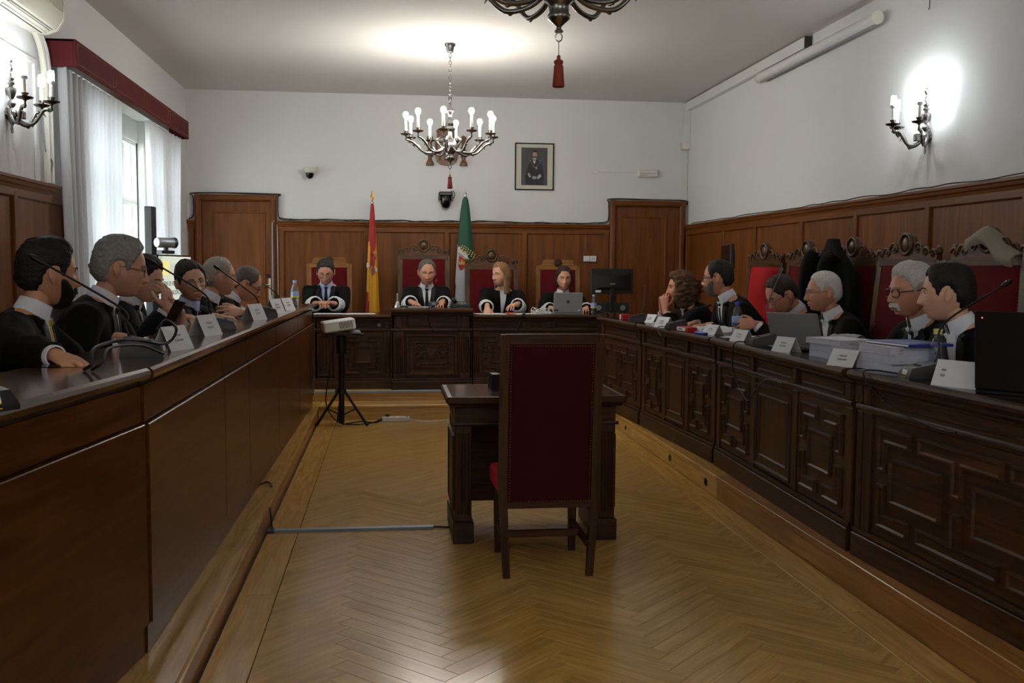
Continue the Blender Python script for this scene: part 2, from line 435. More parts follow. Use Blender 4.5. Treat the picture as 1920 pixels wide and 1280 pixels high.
# ---- dais
dais = sroot('platform')
def pf(n, g, m, **k): return g.build(n, m, dais, **k)
YS = FY1
pf('tread', G().bb(XL, -.69, 1.4, 10.32, .115, SZ, .008), M['oaky'])
pf('riser', G().box(XL, -.705, 1.4, YS, -.01, .115), M['pine'+'y'])
pf('tread', G().bb(2.14, XR, 1.4, 6.28, .115, SZ, .004), M['piney']); pf('tread', G().bb(2.14, XR, 6.282, 10.32, .115, SZ, .006), M['oaky'])
pf('riser', G().box(2.146, XR, 1.4, 6.28, -.01, .115), M['piney']); pf('riser', G().box(2.15, XR, 6.282, YS, -.01, .115), M['oaky'])
pf('tread', G().bb(-.69, 2.14, YS, 10.6, .118, SZ, .008), M['oakx']); pf('riser', G().box(-.7, 2.16, YS+.012, 10.5, -.01, .118), M['oakx'])
pf('upper_tread', G().bb(XL, XR, 10.22, YB, .2, .245, .008), M['oakx']); pf('upper_riser', G().box(XL, XR, 10.24, 10.5, SZ, .2), M['oakx'])
pf('nosing_strip', G().bb(-.75, 2.05, 10.205, 10.235, .232, .262, .004), M['alu'])
pf('upper_floor', G().box(XL, XR, 10.26, YB, .245, DZ), M['oakx'])
pf('side_floor', G().box(XL, -1.05, 1.4, 10.22, SZ, DZ), M['oaky']); pf('side_floor', G().box(2.55, XR, 1.4, 10.22, SZ, DZ), M['oaky'])
for y, r in ((8.86, .022), (7.4, .028), (6.52, .03)):      # cable holes in the riser
    o = G().lathe([(r, 0), (r, .004), (r*.7, .005), (r*.7, 0)], 14).build('cable_hole', M['dgrey'], dais, loc=(2.150, y, .06)); o.rotation_euler = (0, -PI/2, 0)

# ---- wainscot
def wainscot(name, L, stiles, loc, rz, z0=DZ, ax='x', top=WZ, first=True):
    """local x along the wall, front at y=-.03 facing -y"""
    r = sroot(name, loc, rz); M_ = M
    xs = stiles
    for a, b in zip(xs, xs[1:]):
        P = G(); w = .03
        P.raised([(a+w, z0+.12), (b-w, z0+.12), (b-w, top-.115), (a+w, top-.115)], -.008, .010, ((0, 1), (.006, .9), (.016, .2), (.02, .2)))
        P.build('panel', M['wainz'], r)
    for a in xs: G().bb(a-.032, a+.032, -.034, 0, z0+.1, top-.09, .006).build('stile', M['wainz'], r)
    G().bb(0, L, -.032, 0, top-.125, top-.07, .005).build('top_rail', M['wainx'], r)
    c = G(); prof = [(0, top-.075), (-.030, top-.075), (-.036, top-.055), (-.050, top-.045), (-.055, top-.025), (-.066, top-.018), (-.066, top), (0, top)]
    c.loft([[(0, y, z) for y, z in prof], [(L, y, z) for y, z in prof]]); c.build('cornice', M['wainx'], r, 30)
    G().bb(0, L, -.036, 0, z0, z0+.14, .006).build('base_rail', M['wainx'], r)
    return r
wainscot('trim_1', 4.07, [.05, 1.07, 2.04, 3.0, 4.03], (-1.336, YB, 0), 0)
wainscot('trim_2', .10, [.05], (XL, YB, 0), 0)
wainscot('trim_3', 12.3-1.6, [.06, 1.46, 2.44, 3.60, 4.66, 5.74, 6.82, 7.9, 8.98, 10.06], (XR, YB, 0), -PI/2)
wainscot('trim_4', 6.1, [.06, 1.0, 2.0, 3.0, 4.02, 5.05, 6.05], (XL, 1.65, 0), PI/2)
# ---- doors in the back wall
def door(name, x0, x1, hinge_left, px0, px1):
    r = sroot(name, (0, YB, 0)); t = 2.37
    w = .075
    fr = G()
    for a, b in ((x0, x0+w), (x1-w, x1)):
        prof = [(a, 0), (a, -.06), (a+.02, -.075), (b-.02, -.075), (b, -.055), (b, 0)]
        q = G(); q.loft([[(x, y, DZ) for x, y in prof], [(x, y, t) for x, y in prof]]); q.build('jamb', M['wainz'], r, 30)
    prof = [(t-w, 0), (t-w, -.055), (t-w+.02, -.075), (t-.02, -.078), (t, -.06), (t, 0)]
    q = G(); q.loft([[(x0+.004, y, z) for z, y in prof], [(x1-.004, y, z) for z, y in prof]]); q.build('lintel', M['wainx'], r, 30)
    lf = G().bb(x0+w, x1-w, -.02, 0, DZ+.005, t-w, .003).build('door_leaf', M['wainz'], r)
    a, b = px0, px1
    G().raised([(a, DZ+.15), (b, DZ+.15), (b, t-.19), (a, t-.19)], -.02, .012, ((0, 0), (.006, 1), (.02, .8), (.028, .1), (.04, .1))).build('leaf_panel', M['wainz'], lf, 30)
    if hinge_left:
        hx = b+.045; h = G().bb(hx-.016, hx+.016, -.027, -.02, 1.13, 1.38, .002); h.build('lock_plate', M['cream'], lf)
        G().tube([(hx, -.025, 1.30), (hx, -.07, 1.30), (hx-.02, -.078, 1.30), (hx-.12, -.078, 1.295)], .007, 8).build('door_handle', M['steel'], lf)
        G().bb(hx-.03, hx+.03, -.06, -.02, 1.39, 1.43, .004).build('door_latch', M['black'], lf)
    return r
door('door_1', -2.286, -1.336, True, -2.085, -1.47); door('door_2', 2.737, 3.70, False, 2.88, 3.47)
# ---- windows
def window(name, y0, y1, posts, rec=.20):
    r = sroot(name, (XL, 0, 0)); x = -rec
    for a, b in ((y0, y0+.06), (y1-.06, y1)): G().bb(x-.04, x+.04, a, b, WZ0, WZ1, .006).build('window_frame', M['white'], r)
    for a, b in ((WZ0, WZ0+.06), (WZ1-.22, WZ1)): G().bb(x-.04, x+.04, y0+.06, y1-.06, a, b, .006).build('window_frame', M['white'], r)
    G().bb(x+.04, .02, y0, y1, WZ0-.03, WZ0, .006).build('window_sill', M['white'], r)
    ys = [y0+.06]+posts+[y1-.06]
    for a, b in zip(ys, ys[1:]):
        for c, d in ((WZ0+.06, 2.15), (2.15, WZ1-.22)):
            w = .035; sh = G()
            sh.bb(x-.02, x+.025, a, a+w, c, d, .004).bb(x-.02, x+.025, b-w, b, c, d, .004).bb(x-.02, x+.025, a+w, b-w, c, c+w, .004).bb(x-.02, x+.025, a+w, b-w, d-w, d, .004)
            s_ = sh.build('sash', M['white'], r); G().box(x-.002, x+.002, a+w, b-w, c+w, d-w).build('pane', M['glass'], s_, 0)
    return r
window('window_1', WY0, 10.72, [8.65, 9.35, 10.04]); window('window_2', 10.78, WY1, [])
struct(G().bb(XL-.30, XL-.1, 10.66, 10.84, WZ0, WZ1, .005).build('trim_5', M['wall']))
window('added_window_3', BW0, BW1, [-1.6, -.2])  # unseen window added behind the camera to let in fill daylight
# the house across the court, seen between the curtains
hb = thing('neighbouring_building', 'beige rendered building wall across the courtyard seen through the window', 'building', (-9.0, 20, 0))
G().box(-.3, 0, -8, 40, -4, 14).build('facade', pl('shaded_beige_render', '453d31', .9, vary=.08), hb, 0)  # beige darkened so the courtyard shade sits in the base colour
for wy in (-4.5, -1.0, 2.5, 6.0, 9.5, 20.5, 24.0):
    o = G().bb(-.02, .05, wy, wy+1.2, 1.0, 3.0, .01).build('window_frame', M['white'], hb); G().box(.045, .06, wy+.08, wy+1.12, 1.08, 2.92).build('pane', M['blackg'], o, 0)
struct(G().box(-14, XL-.3, -8, 62, -4.2, -4).build('ground_outside', pl('paving', '8c8780', .9), smooth=0))
# ------------------------------------------------------------------ carved benches
PIECES = {}
def rect(a, b, c, d): return [(a, c), (b, c), (b, d), (a, d)]
STEPS = ((0, 0), (.003, 1), (.010, 1), (.017, .45), (.022, .45))
def piece(parent, poly, y=0, h=.013, name='raised_panel', mat='darkx', steps=STEPS):
    """raised moulded field; mesh data shared between alike pieces"""
    ox, oz = poly[0]; key = (tuple((round(p[0]-ox, 3), round(p[1]-oz, 3)) for p in poly), h, mat, steps)
    if key not in PIECES: PIECES[key] = G().raised([(p[0]-ox, p[1]-oz) for p in poly], 0, h, steps).mesh(name, M[mat], 30)
    o = link(name, PIECES[key], parent, (ox, y, oz)); return o
def maze(parent, x0, x1, z0, z1, n, y, aw=None):
    """n squares side by side, L and T shaped fields around them"""
    W = (x1-x0)/n; H = z1-z0; aw = aw or min(.078, W*.165, H*.16); g = aw*.52; st = tuple((d*min(1.2, aw/.056), k) for d, k in STEPS)
    def pc(poly): piece(parent, poly, y, .017, steps=st)
    for i in range(n):
        cx = x0+W*(i+.5); cz = (z0+z1)/2; sw = W/2-aw*.75-g*1.25; sh = H/2-aw-g*1.4
        if n == 1: sw = W/2-aw-g*1.2
        pc(rect(cx-sw, cx+sw, cz-sh, cz+sh))
    ga = g*.5; q = H*.5-g*.75
    la = W*.5-g*.6                      # horizontal arm reach
    def Lshape(x, z, sx, sz, l, h):
        P = [(0, 0), (l, 0), (l, aw), (aw, aw), (aw, h), (0, h)]
        P = [(x+sx*a, z+sz*b) for a, b in P]
        return P if sx*sz > 0 else P[::-1]
    for x, sx in ((x0, 1), (x1, -1)):
        for z, sz in ((z0, 1), (z1, -1)):
            pc(Lshape(x, z, sx, sz, la-(ga if n == 1 else g*.4), q))
    for i in range(1, n):
        xc = x0+W*i; l = W*.5-g*.6
        for z, sz in ((z0, 1), (z1, -1)):
            P = [(-l, 0), (l, 0), (l, aw), (aw*.5, aw), (aw*.5, q), (-aw*.5, q), (-aw*.5, aw), (-l, aw)]
            P = [(xc+a, z+sz*b) for a, b in P]
            pc(P if sz > 0 else P[::-1])
def moulding(parent, L, z, d, h, name='moulding', x0=0, y=0, mat='darkx'):
    prof = [(0, 0), (-d*.5, 0), (-d*.6, h*.25), (-d, h*.4), (-d, h*.75), (-d*.8, h), (0, h)]
    c = G(); c.loft([[(x0, y+a, z+b) for a, b in prof], [(x0+L, y+a, z+b) for a, b in prof]]); return c.build(name, M[mat], parent, 30)
def fluted(parent, x0, x1, z0, z1, y=0, n=4):
    p = G().bb(x0, x1, y-.018, y+.01, z0, z1, .003).build('pilaster', M['darkz'], parent)
    w = (x1-x0)*.8/n
    for i in range(n):
        a = x0+(x1-x0)*.1+w*i+w*.22; b = a+w*.56
        g = G(); g.loft([[(a, y-.018, z0+.05), (a, y-.018, z1-.05)], [((a+b)/2-.0, y-.027, z0+.06), ((a+b)/2, y-.027, z1-.06)], [(b, y-.018, z0+.05), (b, y-.018, z1-.05)]], caps=False, closed=False)
        g.build('reed', M['darkz'], p, 60)
def worktop(parent, L, dep, z0, z1, over=.045, name='worktop', mat='darkx', x0=0, ov_side=0):
    t = z1-z0; prof = [(dep, z0), (-over+.016, z0), (-over+.004, z0+t*.2), (-over, z0+t*.5), (-over+.004, z0+t*.8), (-over+.016, z1), (dep, z1)]
    g = G(); g.loft([[(x0-ov_side, y, z) for y, z in prof], [(x0+L+ov_side, y, z) for y, z in prof]]); return g.build(name, M[mat], parent, 30)
def bench(name, label, cat, loc, rz, L, layout, zb=0, zp=.13, zf=.70, zt=.85, ztop=.89, dep=.62, frieze=None, group=None):
    """layout: list of (kind, x0, x1, n)"""
    r = thing(name, label, cat, loc, rz, group)
    G().box(.008, L-.008, .03, .055, zp, zt).build('front_board', M['darkx'], r, 0)
    for x in (0, L-.03): G().bb(x, x+.03, .03, dep-.08, 0, zt, .003).build('side_panel', M['darkz'], r)
    G().bb(0, L, 0, .045, zb, zp-.018, .004).build('plinth', M['darkx'], r)
    moulding(r, L, zp-.022, .012, .030, 'plinth_moulding', 0, .02)
    moulding(r, L, zf-.004, .022, .034, 'frieze_moulding', 0, .03)
    moulding(r, L, zt-.03, .03, .03, 'cornice', 0, .03)
    y = .03; prev = 0
    for kind, a, b, n in layout:
        if kind == 'maze':
            G().bb(a-.02, b+.02, y-.004, y+.003, zp+.012, zf-.008, .002).build('field', M['darkx'], r)
            maze(r, a+.02, b-.02, zp+.055, zf-.05, n, y-.004)
        elif kind == 'plain':
            piece(r, rect(a+.01, b-.01, zp+.03, zf-.03), y, .020, 'panel_frame', 'darkz', ((0, 0), (.004, 1), (.014, 1), (.022, .3), (.06, .3), (.066, .75), (.075, .75), (.082, .3), (.09, .3)))
        elif kind == 'stile': G().bb(a, b, y-.013, y+.01, zp+.008, zf-.004, .003).build('stile', M['darkz'], r)
        elif kind == 'flute': fluted(r, a, b, zp+.008, zf-.004, y, n)
        if kind in ('maze', 'plain'): piece(r, rect(a+.02, b-.02, zf+.045, zt-.04), y, .010, 'frieze_panel', 'darkx', ((0, 0), (.004, 1), (.010, 1), (.016, .2), (.02, .2)))
        else:
            c = (a+b)/2; G().bb(c-.028, c+.028, y-.022, y+.01, zf+.034, zt-.03, .004).build('frieze_block', M['darkz'], r)
    wt = worktop(r, L, dep, zt, ztop); G().box(.004, L-.004, -.026, dep-.004, ztop-.001, ztop+.0012).build('top_veneer', M['topx'], wt, 0)
    return r
def side_bench(far, near, label, layout, dep=.50):
    d = Vector((near[0]-far[0], near[1]-far[1])); L = d.length-.012; rz = math.atan2(d.y, d.x)
    lay = layout(L); return bench('carved_bench', label, 'bench', (far[0], far[1], SZ), rz, L, lay, dep=dep, group='carved benches along the right side')
def three(L):
    s = .075; k = (L-4*s)/3
    return [('stile', 0, s, 0), ('maze', s+.02, s+k-.02, 1), ('stile', s+k, 2*s+k, 0), ('plain', 2*s+k, 2*s+2*k, 0), ('stile', 2*s+2*k, 3*s+2*k, 0), ('maze', 3*s+2*k+.02, 3*s+3*k-.02, 1), ('stile', L-s, L, 0)]
RB = [((2.09, 9.72), (2.165, 8.46)), ((2.17, 8.44), (2.25, 6.70)), ((2.245, 6.66), (2.19, 4.50)), ((2.19, 4.46), (2.285, 2.27))]
side_bench(*RB[0], 'carved walnut bench section beside the judges corner on the right', lambda L: [('stile', 0, .07, 0), ('maze', .10, L-.10, 2), ('stile', L-.07, L, 0)])
side_bench(*RB[1], 'carved walnut bench section in front of the curly haired woman', three)
side_bench(*RB[2], 'carved walnut bench section under the grey laptop', three)
side_bench(*RB[3], 'nearest carved walnut bench section at the right edge, under the black laptop', lambda L: [('stile', 0, .05, 0), ('stile', .06, .13, 0), ('maze', .17, L-.17, 3), ('stile', L-.13, L, 0)], dep=.50)
# ---- judges' bench
BY = 10.27
bl = bench('judges_bench', 'left wing of the carved judges bench behind the projector', 'bench', (-.76, BY, .262), 0, .775,
    [('plain', .02, .19, 0), ('stile', .195, .265, 0), ('maze', .29, .70, 1), ('flute', .705, .77, 3)], zp=.11, zf=.60, zt=.735, ztop=.77, dep=.66, group='three parts of the judges bench')
bc = bench('judges_bench', 'taller middle part of the judges bench with a carved crest panel', 'bench', (.02, BY-.05, .262), 0, .83,
    [('flute', .02, .13, 5), ('flute', .70, .81, 5)], zp=.11, zf=.60, zt=.79, ztop=.84, dep=.72, group='three parts of the judges bench')
fr = piece(bc, rect(.155, .675, .15, .575), .03, .03, 'panel_frame', 'darkx', ((0, 0), (.004, 1), (.022, 1), (.034, .2), (.075, .2), (.08, .65), (.092, .65), (.1, .15)))
piece(bc, rect(.155, .675, .65, .75), .03, .010, 'frieze_panel', 'darkx', ((0, 0), (.004, 1), (.010, 1), (.016, .2), (.02, .2)))
rel = G()          # low relief carving: shield, scrolls, foliage
random.seed(3)
rel.loft([[(.415+a*s, .012+y, .37+b*s) for a, b in ((-.05, .05), (.05, .05), (.05, -.02), (.03, -.05), (0, -.065), (-.03, -.05), (-.05, -.02))] for s, y in ((1, .012), (1, 0), (.7, -.006))])
for sx in (-1, 1):
    for i in range(6):
        t = i/5; c = (.415+sx*(.07+.08*t), .37+.07*math.sin(i*1.9))
        rel.tube([(c[0]+sx*.028*math.cos(u)*(1-u/9), .018, c[1]+.028*math.sin(u)*(1-u/9)) for u in np.linspace(0, 5, 12)], [.008*(1-k/15) for k in range(12)], 6)
for x in np.linspace(.29, .54, 9): rel.ball((x, .018, .265+.006*math.sin(x*60)), (.012, .007, .012), 8, 6)
rel.build('carved_relief', M['darkx'], bc, 50)
br = bench('judges_bench', 'right wing of the carved judges bench with the silver laptop on it', 'bench', (.86, BY, .262), 0, 1.40,
    [('flute', .005, .07, 3), ('maze', .08, .49, 1), ('stile', .51, .58, 0), ('plain', .585, .755, 0), ('stile', .76, .83, 0), ('maze', .85, 1.26, 1), ('stile', 1.31, 1.38, 0)], zp=.11, zf=.60, zt=.735, ztop=.77, dep=.66, group='three parts of the judges bench')
for b_, x in ((bl, .735), (br, .05), (br, .55)):
    G().ball((x, .008, .665), (.022, .01, .012), 10, 6).build('carved_knob', M['darkx'], b_)
o = G().lathe([(.016, 0), (.016, .004), (.009, .004), (.009, 0)], 14).build('cable_grommet', M['steel'], bl, loc=(.655, .014, .665)); o.rotation_euler = (PI/2, 0, 0)

# ---- plain left desk, two runs
def left_desk(label, A, B, seams, zt, group):
    d = Vector((B[0]-A[0], B[1]-A[1])); L = d.length; rz = math.atan2(d.y, d.x)
    r = thing('counter_desk', label, 'desk', (A[0], A[1], SZ), rz, group)
    zt -= SZ; t = .042; zl = .962-SZ
    worktop(r, L, .40, zt-t, zt, .022, mat='deskx')
    xs = [0]+seams+[L]
    for a, b in zip(xs, xs[1:]):
        G().bb(a+.004, b-.004, .015, .035, zl+.006, zt-t-.02, .002).build('upper_panel', M['deskp'], r)
        G().bb(a+.004, b-.004, .0, .035, .11, zl, .003).build('lower_panel', M['deskp'], r)
    G().box(0, L, .028, .045, .0, zt-t).build('carcass', M['gap'], r, 0)
    G().bb(0, L, .018, .04, 0, .10, .003).build('kickboard', M['deskp'], r)
    for x in (0, L-.03): G().bb(x, x+.03, .045, .38, 0, zt-t, .003).build('side_panel', M['deskx'], r)
    return r
left_desk('long plain polished counter desk running along the left side', (-.825, 3.535), (-.735, 9.92), [1.48, 2.25, 3.6, 5.0], 1.157, 'plain counter desks on the left')
left_desk('nearest plain polished counter desk at the left edge of the photo', (-1.10, 1.56), (-.832, 3.525), [], 1.157, 'plain counter desks on the left')

# ---- witness table
tb = thing('witness_table', 'walnut witness table with fluted corner posts behind the tall red chair', 'table', (.355, 5.37, 0), 0)
TW, TD = .89, .52
tp = G()
for z0, z1, e in ((.772, .812, .05), (.755, .772, .035)): tp.bb(-e, TW+e, -e, TD+e, z0, z1, .008)
tp.build('tabletop', M['darkx'], tb); G().box(-.02, TW+.02, -.02, TD+.02, .8119, .8135).build('top_inlay', M['desk'+'x'], tb, 0)
G().bb(.0, TW, .0, TD, .66, .755, .004).build('apron', M['darkx'], tb)
moulding(tb, TW+.03, .648, .014, .02, 'apron_moulding', -.015, 0)
for x in (0, TW-.09):
    p = G().bb(x, x+.09, 0, TD, .12, .65, .004).build('end_panel', M['darkz'], tb)
    for i in range(4): G().tube([(x+.018+.018*i, -.001, .16), (x+.018+.018*i, -.001, .61)], .006, 8).build('reed', M['darkz'], p)
    G().bb(x-.012, x+.102, -.015, TD+.015, 0, .12, .005).build('foot_block', M['darkx'], tb)
    sgn = -1 if x == 0 else 1; xo = x-.001 if x == 0 else x+.091
    o = piece(tb, rect(0, TD-.08, 0, .42), 0, .012, 'side_field', 'darkz'); o.location = (xo, TD-.04 if x == 0 else .04, .17); o.rotation_euler = (0, 0, -PI/2 if x == 0 else PI/2)
G().box(.09, TW-.09, TD-.03, TD-.01, .12, .66).build('modesty_panel', M['darkx'], tb, 0)

# ---- chairs
def nails(g, pts, sp, r=.0042, nrm=(0, -1, 0)):
    for a, b in zip(pts, pts[1:]):
        a, b = Vector(a), Vector(b); n = max(1, int((b-a).length/sp))
        for i in range(n):
            c = a.lerp(b, i/n); g.ball(c, r, 6, 4)
def side_chair(label, loc, rz):
    """tall panel-back chair, back at local y=0 facing away from +y (sitter looks to +y)"""
    r = thing('high_back_chair', label, 'chair', loc, rz); W = .445
    def bar(x0, x1, d=.028):
        pass
    lean = lambda z: -.075*sst(.40, 1.19, z)*((z-.4)/.79 if z > .4 else 0)
    for s in (-1, 1):
        g = G(); rings = []
        for z, w in ((0, .017), (.30, .020), (.45, .021), (.8, .021), (1.195, .021)):
            xo = s*(.205+(.022 if z > .4 else .022*z/.4)); y = lean(z); rings.append([(xo-w, y-w, z), (xo+w, y-w, z), (xo+w, y+w, z), (xo-w, y+w, z)])
        g.loft(rings); g.build('back_post', M['darkz'], r, 30)
        G().loft([[(s*.20-w, .45-w, z), (s*.20+w, .45-w, z), (s*.20+w, .45+w, z), (s*.20-w, .45+w, z)] for z, w in ((0, .016), (.2, .02), (.40, .023))]).build('front_leg', M['darkz'], r, 30)
        G().bb(s*.20-.012, s*.20+.012, .0, .45, .14, .175, .003).build('side_stretcher', M['darky'], r)
    def rail(z0, z1, n, dx=.205):
        y0, y1 = lean(z0), lean(z1); g = G(); g.loft([[(x, y0-.019, z0), (x, y0+.019, z0), (x, y1+.019, z1), (x, y1-.019, z1)] for x in (-dx, dx)]); g.build(n, M['darkx'], r, 30)
    rail(1.150, 1.197, 'top_rail', .222); rail(.345, .375, 'bottom_rail'); 
    G().bb(-.2, .2, .212, .236, .14, .175, .003).build('cross_stretcher', M['darkx'], r)
    bp = G(); n = 8; rings = []
    for i in range(n+1):
        z = lerp(.372, 1.152, i/n); y = lean(z); b = .018*math.sin(PI*i/n)**.3; w = .204+.003*i/n
        rings.append([(-w, y-.012, z), (-w*.9, y-.016-b*.5, z), (0, y-.018-b, z), (w*.9, y-.016-b*.5, z), (w, y-.012, z), (w, y+.015, z), (w*.9, y+.02+b*.5, z), (0, y+.022+b, z), (-w*.9, y+.02+b*.5, z), (-w, y+.015, z)])
    bp.loft(rings); back = bp.build('back_pad', M['velvet_shade'], r, 50)
    ng = G(); P = [(-.196, lean(.378)-.018, .378), (-.198, lean(1.14)-.018, 1.14), (.198, lean(1.14)-.018, 1.14), (.196, lean(.378)-.018, .378), (-.196, lean(.378)-.018, .378)]
    nails(ng, P, .0135); o = ng.build('nail_heads', M['brass'], back, 60); o['kind'] = 'stuff'
    sg = G(); rings = []
    for z, e, yb in ((.375, .0, 0), (.385, .012, 0), (.45, .014, 0), (.475, .004, .0), (.490, -.04, .02)):
        w = .215+e; rings.append([(-w, .02+yb, z), (w, .02+yb, z), (w+.012, .47+e, z), (-w-.012, .47+e, z)])
    sg.loft(rings); sg.build('seat', M['redcl'], r, 50)
    return r
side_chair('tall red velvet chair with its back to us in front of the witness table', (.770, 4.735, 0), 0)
def carved_chair(label, loc, rz, W=.56, ztop=1.30, crest=.20, color='velvet', style='carved', group=None, frame='mid'):
    """armchair: sitter looks to local +y; origin on the floor under the back"""
    r = thing('throne_chair', label, 'chair', loc, rz, group); h = W/2
    f = frame
    for s in (-1, 1):
        g = G(); g.loft([[(s*h-w, y-w, z), (s*h+w, y-w, z), (s*h+w, y+w, z), (s*h-w, y+w, z)] for z, y, w in ((0, .03, .022), (.45, .0, .026), (ztop, -.09, .026))]); g.build('back_post', M[f+'z'], r, 30)
        G().loft([[(s*h-w, .48-w, z), (s*h+w, .48-w, z), (s*h+w, .48+w, z), (s*h-w, .48+w, z)] for z, w in ((0, .022), (.42, .026), (.66, .022))]).build('front_leg', M[f+'z'], r, 30)
        a = G(); a.tube(bez([(s*h, -.02, .68), (s*h, .18, .70), (s*h, .42, .675), (s*h, .52, .66), (s*h, .54, .62)], 6), [.026]*24+[.02], 10); a.build('arm_rest', M[f+'y'], r, 60)
    G().bb(-h, h, -.10, -.055, ztop-.045, ztop+.012, .006).build('top_rail', M[f+'x'], r)
    bp = G(); rings = []
    for i in range(9):
        t = i/8; z = lerp(.52, ztop-.04, t); y = lerp(-.005, -.082, t); w = h-.03; b = .022*math.sin(PI*t)**.35
        rings.append([(-w, y-.02, z), (w, y-.02, z), (w, y+.018, z), (w*.8, y+.024+b, z), (0, y+.026+b*1.2, z), (-w*.8, y+.024+b, z), (-w, y+.018, z)])
    bp.loft(rings); back = bp.build('back_pad', M[color], r, 50)
    ng = G(); nails(ng, [(-h+.034, .014, .53), (-h+.034, -.060, ztop-.05), (h-.034, -.060, ztop-.05), (h-.034, .014, .53)], .018, .004); ng.build('nail_heads', M['brass'], back, 60)['kind'] = 'stuff'
    sg = G(); sg.loft([[(-h+.02-e, .0, z), (h-.02+e, .0, z), (h-.02+e, .50+e, z), (-h+.02-e, .50+e, z)] for z, e in ((.40, 0), (.41, .012), (.46, .012), (.485, -.02))]); sg.build('seat', M[color], r, 50)
    G().bb(-h, h, .0, .5, .33, .40, .006).build('seat_rail', M[f+'x'], r)
    y0 = -.078
    if style == 'carved':
        c = G(); out = []
        N = 28; top = []
        for i in range(N+1):
            u = -1+2*i/N; a = abs(u)
            zz = crest*(.95*math.exp(-(a/.30)**2.4)+.42*math.exp(-((a-.52)/.17)**2)+.24*math.exp(-((a-.90)/.13)**2)+.10)
            top.append((u*(h+.012), ztop+zz))
        poly = [(-(h+.012), ztop)]+[(h+.012, ztop)]+top[::-1]
        c.prism(poly, y0+.022, y0-.02, 1); cr = c.build('crest_rail', M[f+'x'], r, 40)
        d = G()
        d.tube([(.062*math.cos(t), y0+.026, ztop+crest*.62+.066*math.sin(t)) for t in np.linspace(0, 2*PI, 20, endpoint=False)], .013, 8, closed=True)
        d.ball((0, y0+.018, ztop+crest*.62), (.048, .022, .052), 14, 8)
        d.build('crest_medallion', M[f+'x'], cr, 60)
        for s in (-1, 1):
            for cx, cz, rr in ((.42, .52, .05), (.68, .34, .042), (.92, .26, .036)):
                q = G(); q.tube([(s*(cx*h+rr*math.cos(u)*(1-u/8)), y0+.024, ztop+crest*cz*.8+rr*math.sin(u)*(1-u/8)) for u in np.linspace(0, 5.6, 16)], [.011*(1-k/22) for k in range(16)], 7); q.ball((s*cx*h, y0+.024, ztop+crest*cz*.8), .012, 8, 6); q.build('crest_scroll', M[f+'x'], cr, 60)
            G().ball((s*(h+.004), y0, ztop+.055), (.026, .026, .034), 10, 8).build('finial', M[f+'z'], r, 60)
    else:
        c = G(); w = .17; c.prism([(-w-.03, ztop+.01), (w+.03, ztop+.01), (w, ztop+crest), (-w, ztop+crest)], y0+.02, y0-.018, 1); cr = c.build('crest_rail', M[f+'x'], r, 30)
        G().lathe([(.05, 0), (.05, .004), (.03, .008), (.0, .009)], 16, M=Matrix.Rotation(-PI/2, 4, 'X'), c=(0, y0+.02, ztop+crest*.5)).build('crest_medallion', M['darkx'], cr)
    return r
JG = 'judges chairs along the back wall'
M['oakcz'] = M['oakz']; M['oakcx'] = M['oakx']; M['oakcy'] = M['oaky']
M['honx'] = wood('honey_oak_x', '6b4218', '96652a', .4, 0, 1.4); M['hony'] = wood('honey_oak_y', '6b4218', '96652a', .4, 1, 1.4); M['honz'] = wood('honey_oak_z', '6b4218', '96652a', .4, 2, 1.4)
carved_chair('honey oak armchair with plain crest behind the judge with glasses', (-.685, 11.62, DZ), PI, .46, 1.285, .075, 'velvet', 'plain', JG, 'hon')
carved_chair('tall carved throne chair behind the middle judge', (.40, 11.62, DZ), PI, .55, 1.385, .19, 'velvet', 'carved', JG)
carved_chair('tall carved throne chair behind the blonde judge', (1.195, 11.62, DZ), PI, .57, 1.270, .20, 'velvet', 'carved', JG)
carved_chair('honey oak armchair with plain crest behind the judge with the laptop', (1.985, 11.62, DZ), PI, .47, 1.275, .075, 'velvet', 'plain', JG, 'hon')
RG = 'carved chairs along the right wall'
RC = [(3.38, 8.86, 'redcl', 'bright red carved chair beside the bearded man'), (3.38, 7.92, 'velvet', 'carved red chair behind the man looking down, left of the black gown'), (3.36, 7.05, 'velvet', 'carved red chair almost hidden by the hung black gown'),
      (3.34, 6.24, 'velvet', 'carved red chair behind the man with the white moustache'), (3.32, 5.30, 'velvet', 'nearest carved red chair with a beige jacket hung on its crest')]
for x, y, c, lb in RC: carved_chair(lb, (x, y, DZ), PI/2+.12, .60, 1.31, .17, c, 'carved', RG)
LGr = 'chairs behind the left desk'
def office_chair(label, loc, rz):
    r = thing('office_chair', label, 'chair', loc, rz, LGr)
    G().bb(-.24, .24, -.22, .24, .42, .49, .03).build('seat', M['satin'], r); G().loft([[(x*w, -.22+.05*x*x+dy, z) for x in (-1, -.5, 0, .5, 1)]+[(x*w, -.28+.05*x*x+dy, z) for x in (1, .5, 0, -.5, -1)] for z, w, dy in ((.55, .2, 0), (.7, .235, -.01), (.9, .23, -.03), (.98, .17, -.04))]).build('backrest', M['satin'], r, 50)
    G().tube([(0, 0, .42), (0, 0, .10)], .03, 10).build('column', M['blackm'], r); G().tube([(0, -.26, .6), (0, -.2, .46), (0, 0, .40)], .02, 8).build('back_arm', M['blackm'], r)
    for k in range(5): G().tube([(0, 0, .10), (.28*math.cos(k*1.2566), .28*math.sin(k*1.2566), .05), (.28*math.cos(k*1.2566), .28*math.sin(k*1.2566), .0)], [.025, .018, .02], 8).build('foot', M['blackm'], r)
    return r
